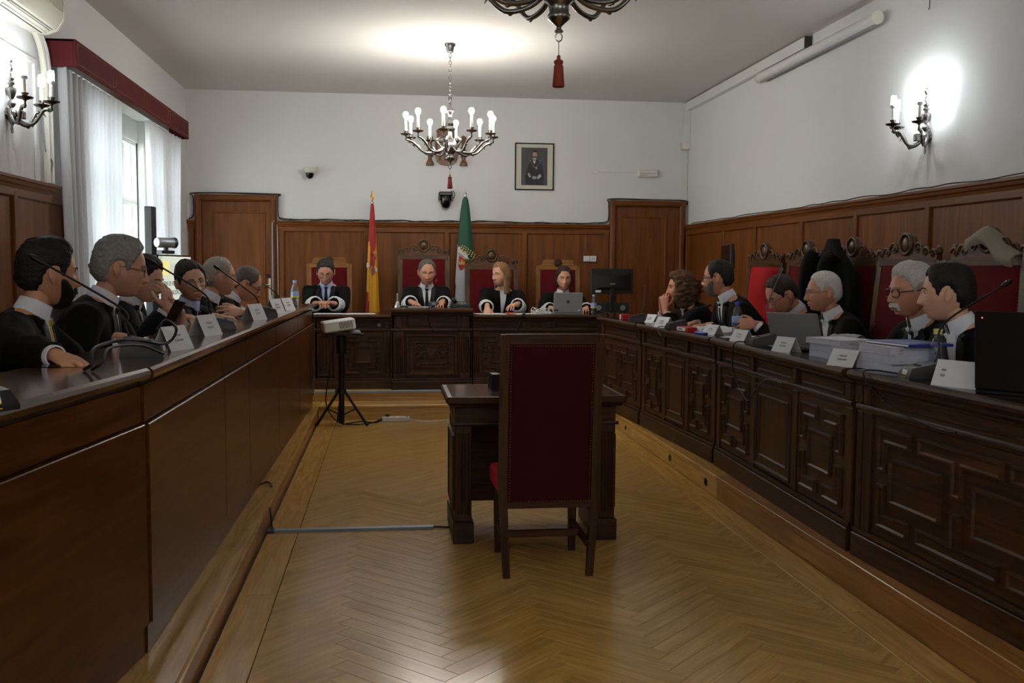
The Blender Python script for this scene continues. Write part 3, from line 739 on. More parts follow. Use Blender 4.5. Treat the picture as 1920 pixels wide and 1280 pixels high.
# ------------------------------------------------------------------ lamps
def candle_arm(parent, a, R, zc, z0, r0, bulb='bulb', hc=.13, bm='bulb'):
    ca, sa = math.cos(a), math.sin(a)
    P = lambda r, z: (r*ca, r*sa, z)
    g = G(); path = bez([P(r0, z0), P(r0+.22*(R-r0), z0-.045), P(r0+.52*(R-r0), z0-.05), P(r0+.78*(R-r0), z0+.03), P(R-.01, zc-.045), P(R, zc-.05)], 5)
    g.tube(path, [.011]*(len(path)-6)+[.009]*6, 8)
    for t, s in ((.35, 1), (.55, -1), (.68, 1)):
        p = path[int(t*(len(path)-1))]; g.tube(bez([p, p+Vector((ca*.02, sa*.02, -.012*s)), p+Vector((ca*.036, sa*.036, .008*s))], 4), [.006]*5+[.005, .004, .003, .002], 6)
    arm = g.build('arm', M['pewter'], parent, 60)
    c = G().lathe([(.004, -.05), (.009, -.045), (.006, -.02), (.012, -.008), (.045, .0), (.052, .010), (.048, .010), (.014, .006), (.016, .02), (.024, .035), (.022, .036), (.0, .036)], 18)
    c.build('drip_cup', M['pewter'], arm, 60, P(R, zc))
    G().lathe([(.012, 0), (.0125, hc-.01), (.010, hc)], 12).build('candle_sleeve', M['candle'], arm, 60, P(R, zc+.03))
    zb = zc+.03+hc
    if bulb == 'bulb':
        G().lathe([(.010, 0), (.013, .008), (.022, .022), (.026, .038), (.022, .054), (.012, .064), (.001, .067)], 14).build('bulb', M[bm], arm, 180, P(R, zb))
    else:
        b = G(); b.lathe([(.010, 0), (.022, .008), (.024, .022), (.018, .026)], 14, m=1)
        for k in range(3):
            t = k*2*PI/3; x, y = .012*math.cos(t), .012*math.sin(t); u, v = -math.sin(t)*.007, math.cos(t)*.007
            b.tube(bez([(x-u, y-v, .024), (x-u, y-v, .065), (x, y, .082), (x+u, y+v, .065), (x+u, y+v, .024)], 5), .0058, 8)
        b.build('bulb', [M['cfl'], M['white']], arm, 180, P(R, zb))
    return arm
def chandelier(label, loc, lit='bulb'):
    r = thing('chandelier', label, 'chandelier', loc, 0, 'pewter chandeliers')
    Z = lambda z: z-loc[2]
    G().lathe([(.0, 0), (.052, 0), (.05, -.02), (.038, -.03), (.030, -.075), (.022, -.085), (.0, -.09)], 18).build('ceiling_cup', M['pewter'], r, 60)
    z = -.09; i = 0
    while z > -.455:
        t = [(.011*math.cos(u), 0, z-.020+.022*math.sin(u)) for u in np.linspace(0, 2*PI, 12, endpoint=False)]
        if i % 2: t = [(0, p[0], p[2]) for p in t]
        G().tube(t, .0032, 6, closed=True).build('chain_link', M['pewter'], r, 60); z -= .034; i += 1
    prof = [(.0, 3.13), (.014, 3.12), (.02, 3.10), (.011, 3.07), (.013, 3.02), (.034, 2.99), (.036, 2.975), (.018, 2.955), (.016, 2.90), (.030, 2.885), (.042, 2.86), (.030, 2.835), (.052, 2.82), (.055, 2.81), (.020, 2.79), (.018, 2.74),
            (.040, 2.72), (.062, 2.69), (.072, 2.65), (.068, 2.615), (.045, 2.59), (.040, 2.56), (.048, 2.55), (.046, 2.535), (.028, 2.52), (.012, 2.505), (.010, 2.495), (.018, 2.488), (.018, 2.482), (.0, 2.478)]
    G().lathe([(a, Z(b)) for a, b in prof][::-1], 22).build('baluster', M['pewter'], r, 50)
    for k in range(10):
        candle_arm(r, 2*PI*(k+.18)/10, .415, Z(2.745), Z(2.64), .06, 'bulb', .115, bm=lit)
        c, s = math.cos(2*PI*(k+.18)/10), math.sin(2*PI*(k+.18)/10)
    for k in range(5):
        a = 2*PI*(k+.5)/5; G().tube(bez([(.07*math.cos(a), .07*math.sin(a), Z(2.63)), (.12*math.cos(a), .12*math.sin(a), Z(2.70)), (.09*math.cos(a), .09*math.sin(a), Z(2.74))], 5), [.008]*8+[.006]*3, 7).build('scroll', M['pewter'], r, 60)
    G().tube([(.014*math.cos(u), 0, Z(2.462)+.018*math.sin(u)) for u in np.linspace(0, 2*PI, 14, endpoint=False)], .003, 6, closed=True).build('ring', M['pewter'], r, 60)
    ts = G(); ts.tube([(0, 0, Z(2.447)), (0, 0, Z(2.385))], .0015, 6)
    ts.build('tassel_cord', M['tassel'], r); t2 = G()
    n = 28
    t2.loft([[(rr*(1+.06*(k % 2))*math.cos(2*PI*k/n), rr*(1+.06*(k % 2))*math.sin(2*PI*k/n), Z(zz)) for k in range(n)] for rr, zz in ((.004, 2.388), (.007, 2.385), (.007, 2.372), (.017, 2.366), (.019, 2.357), (.014, 2.350), (.018, 2.345), (.024, 2.26), (.022, 2.258))])
    t2.build('tassel', M['tassel'], r, 60)
    return r
chandelier('lit pewter chandelier hanging over the judges bench, seen whole', (.57, 9.47, ZC))
chandelier('pewter chandelier cut off by the top edge of the photo', (.70, 4.15, ZC), 'bulboff')
chandelier('lit pewter chandelier added unseen behind the camera as fill light', (.70, -1.2, ZC))  # unseen extra chandelier, added to brighten the near half of the room
def sconce(label, loc, rz):
    """plate on the wall at local y=0, arms towards local +y"""
    r = thing('wall_sconce', label, 'lamp', loc, rz, 'three-armed wall sconces')
    prof = [(.0, -.20), (.008, -.195), (.010, -.17), (.006, -.155), (.022, -.12), (.036, -.09), (.030, -.06), (.012, -.04), (.026, -.02), (.022, -.005), (.010, .01), (.020, .03), (.030, .055), (.032, .08), (.012, .095), (.024, .11), (.012, .125), (.022, .14), (.008, .15), (.0, .155)]
    G().lathe(prof, 16, (0, .03, 0)).build('stem', M['pewter'], r, 50)
    G().lathe([(.0, 0), (.04, 0), (.036, .012), (.0, .02)], 18, (0, 0, -.08), M=Matrix.Rotation(-PI/2, 4, 'X')).build('back_plate', M['pewter'], r, 50)
    sc = G(); sc.tube(bez([(0, .03, .15), (.012, .034, .18), (-.008, .034, .205), (.010, .034, .235), (-.004, .034, .25), (-.02, .034, .245)], 6), [.008]*20+[.007]*6+[.006]*5, 8); sc.build('scroll_top', M['pewter'], r, 60)
    G().bb(-.02, .02, .07, .11, -.11, -.06, .006).build('arm_block', M['pewter'], r)
    for a in (-.75, 0, .75):
        candle_arm(r, PI/2+a, .27 if a == 0 else .22, -.005, -.085, .04, 'cfl', .085)
    return r
sconce('lit three-armed wall sconce on the left wall below the air conditioner', (XL, 6.68, 2.535), -PI/2)
sconce('lit three-armed wall sconce on the white right wall', (XR, 6.62, 2.52), PI/2)

sconce('lit three-armed wall sconce added out of view on the left wall as fill light', (XL, 1.62, 2.535), -PI/2)  # this sconce and the next are added out of view as fill
sconce('lit three-armed wall sconce added out of view on the right wall as fill light', (XR, 1.62, 2.52), PI/2)
# ------------------------------------------------------------------ left wall: pelmet, curtains, air conditioner
pe = thing('pelmet', 'dark red velvet pelmet box with gold braid above the window', 'pelmet', (XL+.003, 7.42, 2.90))
PLn = 3.96
G().bb(.185, .205, 0, PLn, 0, .19, .004).build('front_board', M['pelmet'], pe)
for y in (0, PLn-.02): G().bb(0, .19, y, y+.02, 0, .19, .004).build('end_board', M['pelmet'], pe)
G().bb(0, .19, 0, PLn, .172, .19, .003).build('top_board', M['pelmet'], pe)
segs = 4; sl = PLn/segs
for k in range(segs):
    a, b = k*sl+.04, (k+1)*sl-.04
    G().tube([(.206, a, .025), (.206, b, .025), (.206, b, .165), (.206, a, .165)], .0022, 5, closed=True).build('gold_braid', M['gold'], pe)
for k in range(1, segs):
    G().tube([(.206, k*sl+.045*math.cos(t), .095+.062*math.sin(t)) for t in np.linspace(0, 2*PI, 20, endpoint=False)], .0025, 5, closed=True).build('gold_medallion', M['gold'], pe)
def curtain(label, y0, y1, z0, folds, seed):
    g = G(); n = folds*10; rows = 14; pinch = lambda v: 1
    def fn(th):
        def f(u, v):
            a = u*folds*2*PI+.7*math.sin(u*9+seed); amp = .028+.012*math.sin(u*5+seed)
            y = lerp(y0, y1, u)+.010*math.sin(a*.5+v*2)
            return (.10+amp*math.sin(a+.35*math.sin(v*3+u*7))+th+.012*math.sin(v*4+u*3), y, lerp(z0, 2.905, v))
        return f
    A = [[fn(0)(i/n, j/(rows-1)) for i in range(n+1)]+[fn(-.004)(i/n, j/(rows-1)) for i in range(n, -1, -1)] for j in range(rows)]
    g.loft(A); o = g.build('curtain', M['curtain'], None, 80, (XL, 0, 0)); return tag(o, label, 'curtain', 'sheer white curtains')
curtain('left sheer white curtain next to the wooden wall panel', 7.45, 9.02, .30, 13, 1.0)
curtain('right sheer white curtain next to the back corner', 9.98, 11.36, .30, 12, 2.3)
curtain('sheer white curtain of the added, unseen fill window behind the camera', -2.9, 1.1, .35, 24, 4.0)  # belongs to the added fill window
ac = thing('air_conditioner', 'cream wall air conditioner at the top left corner', 'air conditioner', (XL, 6.30, 3.06))
Y1 = .88
prof = [(0, .0), (.10, .0), (.165, .03), (.205, .09), (.215, .18), (.19, .275), (.14, .30), (0, .30)]
g = G(); g.loft([[(x, y, z) for x, z in prof] for y in (.03, Y1-.03)]); bd_ = g.build('casing', M['cream'], ac, 30)
for y0, y1 in ((0, .03), (Y1-.03, Y1)):
    g = G(); g.loft([[(x*1.02, y, z*1.01-.002) for x, z in prof] for y in (y0, y1)]); g.build('end_cap', M['cream'], ac, 30)
G().loft([[(.075, y, -.003), (.150, y, .020), (.150, y, .030), (.075, y, .012)] for y in (.06, Y1-.06)]).build('outlet_slot', M['dgrey'], ac, 0)
for k, (x, z) in enumerate(((.085, -.004), (.125, .012))):
    G().tube([(x+.02, .06, z+.004), (x+.02, Y1-.06, z+.004)], .0055, 6).build('outlet_vane', M['cream'], ac)
for k in range(9):
    t = k/8; G().bb(lerp(.212, .196, t), lerp(.218, .200, t), .05, Y1-.05, .13+.013*k, .1355+.013*k, .001).build('grille_slat', M['kraft'], ac)
pi = thing('pipe_duct', 'white air conditioner pipes running down the wall beside the curtain', 'pipes', (XL, 0, 0))
G().tube(bez([(.03, 7.12, 3.08), (.03, 7.24, 2.98), (.03, 7.30, 2.80), (.03, 7.31, 2.5), (.03, 7.31, 2.08)], 8), .022, 8).build('insulated_pipe', M['cream'], pi)
G().tube(bez([(.03, 7.20, 3.08), (.03, 7.32, 2.98), (.03, 7.37, 2.82), (.03, 7.38, 2.5), (.03, 7.38, 2.08)], 8), .026, 8).build('insulated_pipe', M['white'], pi)
G().tube(bez([(.02, 7.27, 2.55), (.03, 7.29, 2.3), (.05, 7.36, 2.22), (.03, 7.30, 2.1)], 8), .006, 6).build('loose_cable', M['grey'], pi)
wp = thing('wall_trunking', 'thin white trunking framing the wall behind the left sconce', 'trunking', (XL, 0, 0))
G().bb(0, .018, 7.15, 7.185, 2.08, 2.86, .003).build('upright', M['white'], wp); G().bb(0, .018, 6.4, 7.185, 2.86, 2.895, .003).build('crosspiece', M['white'], wp)

# ------------------------------------------------------------------ back wall fittings
def onback(px_, z): return (px_, YB, z)
ca = thing('coat_of_arms', 'carved wooden coat of arms with crown and two pillars behind the chandelier', 'coat of arms', (.70, YB, 2.76))
cw = colm('75543c', .5); cw2 = colm('957757', .5); cr_ = colm('5a3024', .5)
sh = [(-.145, .30), (.145, .30), (.145, .12), (.12, .05), (.07, .012), (0, 0), (-.07, .012), (-.12, .05), (-.145, .12)]
G().prism(sh, 0, -.035, 1).build('shield', cw, ca, 30)
for i in range(4): G().bb(-.125+.033*i, -.108+.033*i, -.042, -.03, .06, .17, .003).build('stripe', cr_ if i % 2 else cw2, ca)
G().bb(.02, .125, -.042, -.03, .06, .165, .004).build('quarter', cr_, ca); G().bb(-.13, -.012, -.042, -.03, .18, .285, .004).build('quarter', cr_, ca); G().bb(.012, .13, -.042, -.03, .18, .285, .004).build('quarter', cw2, ca)
castle = [(-.04, 0), (.04, 0), (.04, .05), (.028, .05), (.028, .038), (.012, .038), (.012, .065), (-.012, .065), (-.012, .038), (-.028, .038), (-.028, .05), (-.04, .05)]
G().prism([(x-.071, z+.20) for x, z in castle], -.04, -.05, 1).build('castle', cw2, ca, 0)
cn = G(); cn.loft([[(w*math.cos(t), -.02+d*math.sin(t), z) for t in np.linspace(0, 2*PI, 18, endpoint=False)] for z, w, d in ((.33, .11, .018), (.345, .12, .02), (.38, .115, .02), (.42, .13, .022), (.45, .09, .02), (.465, .03, .012))]); cn.ball((0, -.02, .475), .014, 8, 6); cn.build('crown', cw, ca, 50)
for s in (-1, 1):
    G().lathe([(.0, 0), (.048, 0), (.048, .028), (.036, .03), (.042, .045), (.028, .06), (.024, .075), (.024, .27), (.034, .285), (.026, .295), (.036, .32), (.040, .335), (.018, .36), (.0, .365)], 14, (s*.205, -.04, 0)).build('pillar', cw, ca, 50)
    G().tube(bez([(s*.17, -.07, .10), (s*.205, -.075, .13), (s*.24, -.05, .16), (s*.205, -.072, .19), (s*.175, -.06, .22)], 5), .010, 6).build('ribbon', cr_, ca, 60)
pf_ = thing('framed_portrait', 'black framed portrait of a man in dark robes with a chain of office', 'picture', (1.782, YB, 2.77))
hw, hh = .243, .288
for a in ((-hw, hw, hh-.014, hh), (-hw, hw, -hh, -hh+.014)): G().bb(a[0], a[1], -.022, 0, a[2], a[3], .002).build('frame_bar', M['blackg'], pf_)
for s in (-1, 1): G().bb(s*hw-.007*(1+s), s*hw+.007*(1-s), -.022, 0, -hh+.014, hh-.014, .002).build('frame_bar', M['blackg'], pf_)
G().box(-hw+.01, hw-.01, -.010, 0, -hh+.01, hh-.01).build('mount', colm('c9c6b4', .7), pf_, 0)
pr = G().box(-.163, .163, -.012, -.009, -.228, .232).build('print', colm('45474a', .5, vary=.12, vscale=6), pf_, 0)
def flat(n, poly, c, y): return G().prism(poly, y+.0015, y, 1).build(n, colm(c, .6), pr, 0)
ell = lambda cx, cz, a, b, n=20: [(cx+a*math.cos(t), cz+b*math.sin(t)) for t in np.linspace(0, 2*PI, n, endpoint=False)]
flat('printed_figure', [(-.105, -.22), (.115, -.22), (.12, -.12), (.105, 0), (.08, .04), (.035, .085), (-.01, .085), (-.06, .045), (-.085, -.01), (-.115, -.12)], '26282c', -.014)
flat('printed_head', ell(.005, .150, .028, .043), 'a88a78', -.0155); flat('printed_hair', [(-.026, .155), (-.024, .19), (0, .205), (.025, .198), (.036, .17), (.03, .15), (.026, .172), (-.015, .178)], '2c241f', -.017); flat('printed_beard', [(-.018, .128), (.026, .128), (.02, .108), (.004, .102), (-.012, .108)], '6b5246', -.017)
flat('printed_collar', [(-.02, .088), (.022, .088), (.026, .10), (-.022, .10)], 'd0d2d4', -.0165); flat('printed_shirt', [(-.012, .05), (.002, .03), (.018, .075), (-.018, .075)], 'c2c4c8', -.0165)
flat('printed_cuff', [(-.085, -.09), (-.065, -.075), (-.04, -.12), (-.062, -.135)], '9da0aa', -.0165); flat('printed_cuff', [(.03, -.13), (.066, -.085), (.09, -.115), (.05, -.155)], '9da0aa', -.0165); flat('printed_hands', ell(.0, -.135, .03, .02), '8e8a90', -.016)
for i in range(9):
    t = i/8; x = lerp(-.05, .075, t); z = .075-.085*math.sin(PI*t); flat('printed_chain_link', ell(x, z, .006, .006, 8), '8c8878', -.0165)
flat('printed_medal', ell(.025, -.018, .013, .013, 12), '96907e', -.017)
dc = thing('dome_camera', 'white dome security camera on the back wall left of the flags', 'camera', (-.938, YB, 2.60)); dc.scale = (1.2, 1.2, 1.2)
G().lathe([(.0, .085), (.062, .085), (.068, .07), (.066, .045), (.05, .03), (.0, .03)], 20, (0, -.07, 0)).build('housing', M['cream'], dc, 50); G().bb(-.03, .03, -.07, 0, .04, .085, .006).build('bracket', M['cream'], dc)
G().lathe([(.0, -.028), (.022, -.022), (.036, -.005), (.042, .03), (.0, .03)], 18, (0, -.07, 0)).build('dome', M['blackg'], dc, 60)
pc = thing('ptz_camera', 'black motorised camera mounted above the wainscot between the flags', 'camera', (.685, YB, 2.345))
G().bb(-.085, .085, -.12, 0, .045, .095, .012).build('mount', M['black'], pc)
for s in (-1, 1): G().bb(s*.075-.012, s*.075+.012, -.11, -.03, -.01, .05, .006).build('side_arm', M['black'], pc)
G().loft([[(w*math.cos(t), -.07+w*.9*math.sin(t), z) for t in np.linspace(0, 2*PI, 18, endpoint=False)] for z, w in ((-.105, .02), (-.09, .045), (-.05, .062), (0, .066), (.045, .064))]).build('camera_head', M['blackg'], pc, 60)
G().tube(bez([(.05, -.05, .09), (.09, -.05, .11), (.115, -.04, .07), (.10, -.02, .03), (.08, -.01, .02)], 6), .004, 6).build('cable', M['rubber'], pc)
em = thing('emergency_light', 'white emergency light box above the right door', 'lamp', (3.213, YB, 2.71))
G().bb(-.128, .128, -.05, 0, -.048, .048, .008).build('case', M['cream'], em); G().bb(-.115, .115, -.056, -.05, -.036, .036, .003).build('diffuser', M['white'], em)
for i, (a, b, z) in enumerate(((-.10, .10, -.002), (-.10, -.01, -.022))): G().box(a, b, -.0575, -.056, z-.003, z+.003).build('lettering', M['grey'], em, 0)
cb = thing('cable_cover', 'thin white cable cover with a round plate left of the emergency light', 'trunking', (0, YB, 0))
G().bb(2.59, 3.085, -.010, 0, 2.722, 2.735, .002).build('strip', M['wall'], cb); G().lathe([(0, 0), (.042, 0), (.040, .008), (0, .010)], 22, (2.545, 0, 2.735), M=Matrix.Rotation(PI/2, 4, 'X')).build('round_plate', M['wall'], cb)
so = thing('wall_sockets', 'white double wall socket on the back panelling', 'socket', (2.487, YB-.03, 1.642))
for i, x in enumerate((-.042, .042)):
    p = G().bb(x-.040, x+.040, -.018, 0, -.036, .036, .005).build('socket_plate', M['white'], so)
for dx in (-.012, .012): G().box(.042+dx-.004, .042+dx+.004, -.0195, -.018, -.012, .008).build('slot', M['grey'], so, 0)
bk = thing('black_cable_run', 'loose black cables lying along the top of the back panelling and door frames', 'cable', (0, YB, 0))
pth = [(XL+.02, 2.085), (-2.33, 2.09), (-2.30, 2.15), (-2.30, 2.33), (-2.27, 2.385), (-1.36, 2.385), (-1.322, 2.35), (-1.32, 2.16), (-1.29, 2.10), (-1.1, 2.085)]
random.seed(11)
x = -1.0
while x < 2.6: pth.append((x, 2.083+random.uniform(-.004, .012))); x += .13
pth += [(2.68, 2.10), (2.72, 2.16), (2.72, 2.33), (2.75, 2.39), (3.3, 2.385), (3.69, 2.38), (3.715, 2.33)]
G().tube(bez([(a, -.035, b) for a, b in pth], 4), .0065, 6).build('cable', M['rubber'], bk, 60)
G().tube(bez([(a+.004, -.05, b-.006+.01*math.sin(k*2.1)) for k, (a, b) in enumerate(pth)], 4), .004, 6).build('cable', M['rubber'], bk, 60)
rk = thing('wall_cable', 'black cable lying along the top of the right wall panelling', 'cable', (XR, 0, 0))
pp = []; y = 12.0
while y > 4.0: pp.append((-.035, y, 2.080+random.uniform(-.003, .011))); y -= .22
G().tube(bez(pp, 3), .0045, 6).build('cable', M['rubber'], rk, 60)
ww = tag(G().tube(bez([(-1.372, YB-.085, 2.06), (-1.34, YB-.05, 2.05), (-1.33, YB-.045, 1.9), (-1.328, YB-.045, 1.2), (-1.33, YB-.045, .35)], 6), .005, 6).build('white_cable', M['cream'], None, 60), 'thin white cable running down beside the left door frame', 'cable')
tag(G().bb(-1.392, -1.376, YB-.090, YB-.076, .35, 2.05, .002).build('cable_channel', M['grey']), 'narrow grey cable channel on the right jamb of the left door', 'trunking')
# ------------------------------------------------------------------ right wall fittings
tk = thing('cable_trunking', 'white square trunking along the top of the right wall ending beside the roller screen', 'trunking', (XR, 0, 0))
G().bb(-.07, 0, 8.64, YB-.07, 3.485, 3.585, .004).build('long_trunking', M['white'], tk); G().box(-.0705, -.0005, 8.636, 8.641, 3.483, 3.587).build('trunking_end', M['dgrey'], tk, 0)
G().bb(-.075, 0, YB-.075, YB-.004, 3.10, 3.585, .004).build('corner_trunking', M['white'], tk); G().bb(-.10, 0, YB-.10, YB-.004, 3.01, 3.10, .006).build('junction_box', M['cream'], tk)
G().tube([(-.03, YB-.03, 3.0), (-.035, YB-.03, 2.5), (-.05, YB-.03, 2.09)], .005, 6).build('down_cable', M['cream'], tk)
ps = thing('projection_screen', 'rolled white projection screen case fixed high on the right wall', 'screen', (XR-.07, 7.30, 3.42))
G().lathe([(.001, 0), (.046, 0), (.046, 2.41), (.001, 2.41)], 20, M=Matrix.Rotation(-PI/2, 4, 'X')).build('case', M['white'], ps, 40)
for y in (-.012, 2.405): G().lathe([(.001, 0), (.050, 0), (.050, .02), (.001, .02)], 18, (0, y, 0), M=Matrix.Rotation(-PI/2, 4, 'X')).build('end_cap', M['cream'], ps, 40)
G().bb(-.01, .01, .03, 2.38, -.056, -.042, .002).build('bottom_bar', M['grey'], ps)
for y in (.2, 2.2): G().bb(.03, .07, y, y+.04, -.03, .05, .003).build('wall_bracket', M['white'], ps)
tag(G().tube([(XR-.012, 6.66, 3.60), (XR-.012, 6.655, 3.34), (XR-.014, 6.655, 3.325), (XR-.022, 6.655, 3.32)], .003, 6).build('wall_hook', M['dgrey']), 'thin dark hook and wire high on the right wall', 'hook')

# ------------------------------------------------------------------ flags
def flag(label, x, zt, y, parts, rows, group, seed, fin, color):
    r = thing('flag', label, 'flag', (x, y, DZ), 0, group)
    G().tube([(0, 0, .04), (0, 0, zt-DZ)], .014, 10).build('pole', M['brass'] if fin else M['steel'], r); G().lathe([(0, 0), (.14, 0), (.14, .02), (.05, .035), (.02, .06), (0, .06)], 20).build('base', M['brass'], r, 40)
    z0 = zt-DZ
    if fin: G().loft([[(w, 0, z), (0, d, z), (-w, 0, z), (0, -d, z)] for z, w, d in ((z0, .006, .006), (z0+.055, .024, .007), (z0+.135, .001, .001))]).build('finial', M['gold'], r, 0); G().lathe([(0, -.02), (.022, -.02), (.022, -.008), (.010, 0), (0, 0)], 14, (0, 0, z0)).build('ferrule', M['steel'], r)
    else: G().ball((0, 0, z0+.005), .016, 10, 8).build('finial', M['steel'], r); G().tube([(0, 0, z0+.01), (0, 0, z0+.05)], .003, 6).build('finial_tip', M['steel'], r)
    # draped cloth: closed pleated tube widening downwards; colour bands follow the drape
    n = 72; nr_ = 64; top = z0-.03; bot = parts['bottom']-DZ; g = G(); rings = []
    cols = []
    for j in range(nr_+1):
        v = j/nr_; z = lerp(top, bot, v); ring = []
        for k in range(n):
            t = 2*PI*k/n; w = lerp(.016, parts['w'], v**parts.get('ex', .7)); d = lerp(.014, parts['d'], v**.8)
            pl_ = 1+parts['pl']*min(1, v*2.5)*math.sin(t*parts['k']+seed+.8*v)
            ring.append((w*pl_*math.cos(t)+parts['sway']*v, d*pl_*math.sin(t)-.01, z))
        rings.append(ring)
    g.loft(rings[::-1])
    for i in range(len(g.f)-2):
        j, k = divmod(i, n); v = 1-(j+.5)/nr_; u = (k+.5)/n; g.m[i] = parts['col'](u, v)
    cl = g.build('flag_cloth', parts['mats'], r, 70)
    return r, rings, cl
fr_, fy_ = pl('flag_red', 'a3161d', .6, sheen=.2), pl('flag_yellow', 'e0a012', .55, sheen=.2)
def es_col(u, v):
    # front half is u .5..1 (y<0): left edge .5, right edge 1
    if u < .5: return 0
    t = (u-.5)/.5
    if t < .22: return 1 if .26 < v < .62 else 0           # left strip: yellow then red
    if t < .34: return 1 if v > .30 and v < .68 else 0
    edge = .20+.28*(1-(t-.34)/.66)+(.05 if t > .9 else 0)
    return 1 if v > edge-(.12 if t > .93 else 0) else 0
F1, R1, C1 = flag('red and yellow flag with a gold spear finial left of the middle judge', -.197, 2.295, 12.0, dict(bottom=.60, w=.088, d=.06, pl=.10, k=6, sway=.0, col=es_col, mats=[fr_, fy_]), 0, 'furled flags on poles', .4, True, 0)
em_ = G()          # embroidered arms on the yellow
def dec(name, poly, c, y, root): return G().prism(poly, y, y-.003, 1).build(name, colm(c, .6), root, 0)
for c, x, z, a, b in (('8c1d22', .012, 1.30, .018, .05), ('c9c4bc', -.055, 1.27, .014, .035), ('8f2e30', .030, 1.36, .020, .020), ('b8863a', .030, 1.42, .022, .022), ('7b4a52', .008, 1.21, .020, .05), ('b9b4a8', .045, 1.22, .012, .03), ('a0322c', .0, 1.43, .008, .03)):
    dec('embroidery', [(x+a*math.cos(t), z+b*math.sin(t)) for t in np.linspace(0, 2*PI, 14, endpoint=False)], c, -.062-.012*(abs(x) < .03), C1)
fg_, fw_, fk_ = pl('flag_green', '0f4a30', .6, sheen=.2), pl('flag_white', 'c4c4cc', .6, sheen=.1), pl('flag_black', '0d0d10', .6)
def ex_col(u, v):
    if u < .5: return 2 if v > .5 else 0
    t = (u-.5)/.5
    if t > .62+.1*(v > .62): return 0 if v < .62 else 1 if t < .8 else 2
    if v < .30+.12*t: return 0
    if v < .72+.45*t-.22*(t < .2): return 1
    return 2
F2, R2, C2 = flag('green white and black flag with an embroidered crown between the two throne chairs', .904, 2.395, 11.95, dict(bottom=.55, w=.150, d=.05, pl=.07, k=5, sway=-.02, ex=.52, col=ex_col, mats=[fg_, fw_, fk_]), 0, 'furled flags on poles', 1.2, False, 0)
yq = -.075
dec('embroidery', [(-.075, 1.40), (.02, 1.33), (.03, 1.29), (-.06, 1.22), (-.09, 1.28)], 'b02a22', yq+.022, C2)
dec('embroidery', [(-.045+x*.9, 1.285+z*.9) for x, z in castle], 'c9a24a', yq+.018, C2)
dec('embroidery', [(-.09, 1.45), (-.06, 1.46), (.06, 1.34), (.05, 1.325), (-.075, 1.425)], 'd8d0b8', yq+.02, C2)
for i in range(7):
    t = i/6; x, z = lerp(-.065, .085, t), lerp(1.47, 1.365, t)
    for k in range(3): dec('embroidery', ell(x+.010*k+.006, z+.022*k+.012*math.sin(PI*t), .0085, .0085, 9), 'c8a860', yq+.02-.0004*k, C2)
# ------------------------------------------------------------------ people
def gs(x, s): return math.exp(-(x/s)**2)
def face_point(th, z, P):
    """surface point of a head (eyes at z=0, facing +y); th azimuth from +x axis, z height -.118..+.118"""
    c = .118
    zz = max(-1, min(1, z/c)); k = (1-abs(zz)**2.3)**(1/2.3)
    dx, dy = math.cos(th)*k, math.sin(th)*k
    wide = P.get('wide', 1.0)
    a = .079*wide; b = .096 if dy > 0 else .104
    x, y = a*dx, b*dy
    fr = sst(-.3, .5, dy)
    low = sst(-.015, -.118, z)
    x *= 1-(.20+.10*fr)*low*P.get('jaw', 1.0)
    if dy > 0: y -= .012*low*(1-low)*2*0
    if dy < 0: y *= 1-.38*sst(-.03, -.118, z)
    y += .019*low
    if dy > 0:
        f = dy
        y -= .006*sst(.03, .1, z)                      # forehead slopes back
        ax = abs(x)
        nz = 0
        t = (0.012-z)/.054                               # nose: bridge to tip
        if -.3 < t < 1.35:
            hgt = .007+.019*sst(0, 1, t); hgt *= sst(-.3, .05, t)*(1-sst(.98, 1.3, t))
            wd = .0085+.0065*sst(.3, 1, t)
            nz = hgt*P.get('nose', 1.0)*gs(ax, wd)
        y += nz
        y += .006*gs(ax-.016, .007)*gs(z+.040, .008)      # nostril wings
        y += .0045*gs(ax-.030, .020)*gs(z-.020, .008)     # brow
        y -= .011*gs(ax-.031, .014)*gs(z-.001, .010)      # eye sockets
        y += .004*gs(ax-.047, .015)*gs(z+.030, .016)      # cheekbones
        y -= .003*gs(ax-.034, .009)*gs(z+.062, .016)
        lip = P.get('lips', 1.0)
        y += .0055*lip*gs(ax, .018)*gs(z+.0665, .0050)
        y += .0060*lip*gs(ax, .016)*gs(z+.0800, .0052)
        op = P.get('mouth', 0)
        y -= (.0045+.02*op)*gs(ax, .021-.006*op)*gs(z+.0735, .0026+.006*op)
        y += .002*gs(ax, .05)*gs(z+.072, .02)
        y -= .004*gs(ax, .02)*gs(z+.0915, .006)
        y += .008*gs(ax, .020)*gs(z+.106, .012)
    return x, y, z
ZS = sorted(set([round(v, 5) for v in list(np.linspace(-.1175, -.02, 40))+list(np.linspace(-.02, .03, 18))+list(np.linspace(.03, .1175, 20))]))
THS = []
for i in range(80):
    t = i/80*2*PI                     # denser around the face (th = pi/2)
    THS.append(PI/2+t-.62*math.sin(t)*1.0)
def head_rings(P, off=None):
    rings = []
    for z in ZS:
        r = []
        for th in THS:
            p = face_point(th, z, P)
            if off:
                d = off(th, z, p); n = Vector((p[0]/.079**2, p[1]/.1**2, p[2]/.118**2)).normalized()
                p = (p[0]+n.x*d, p[1]+n.y*d, p[2]+n.z*d)
            r.append(p)
        rings.append(r)
    return rings
def azi(th):
    """angle away from straight ahead, 0..pi"""
    return abs((th-PI/2+PI) % (2*PI)-PI)
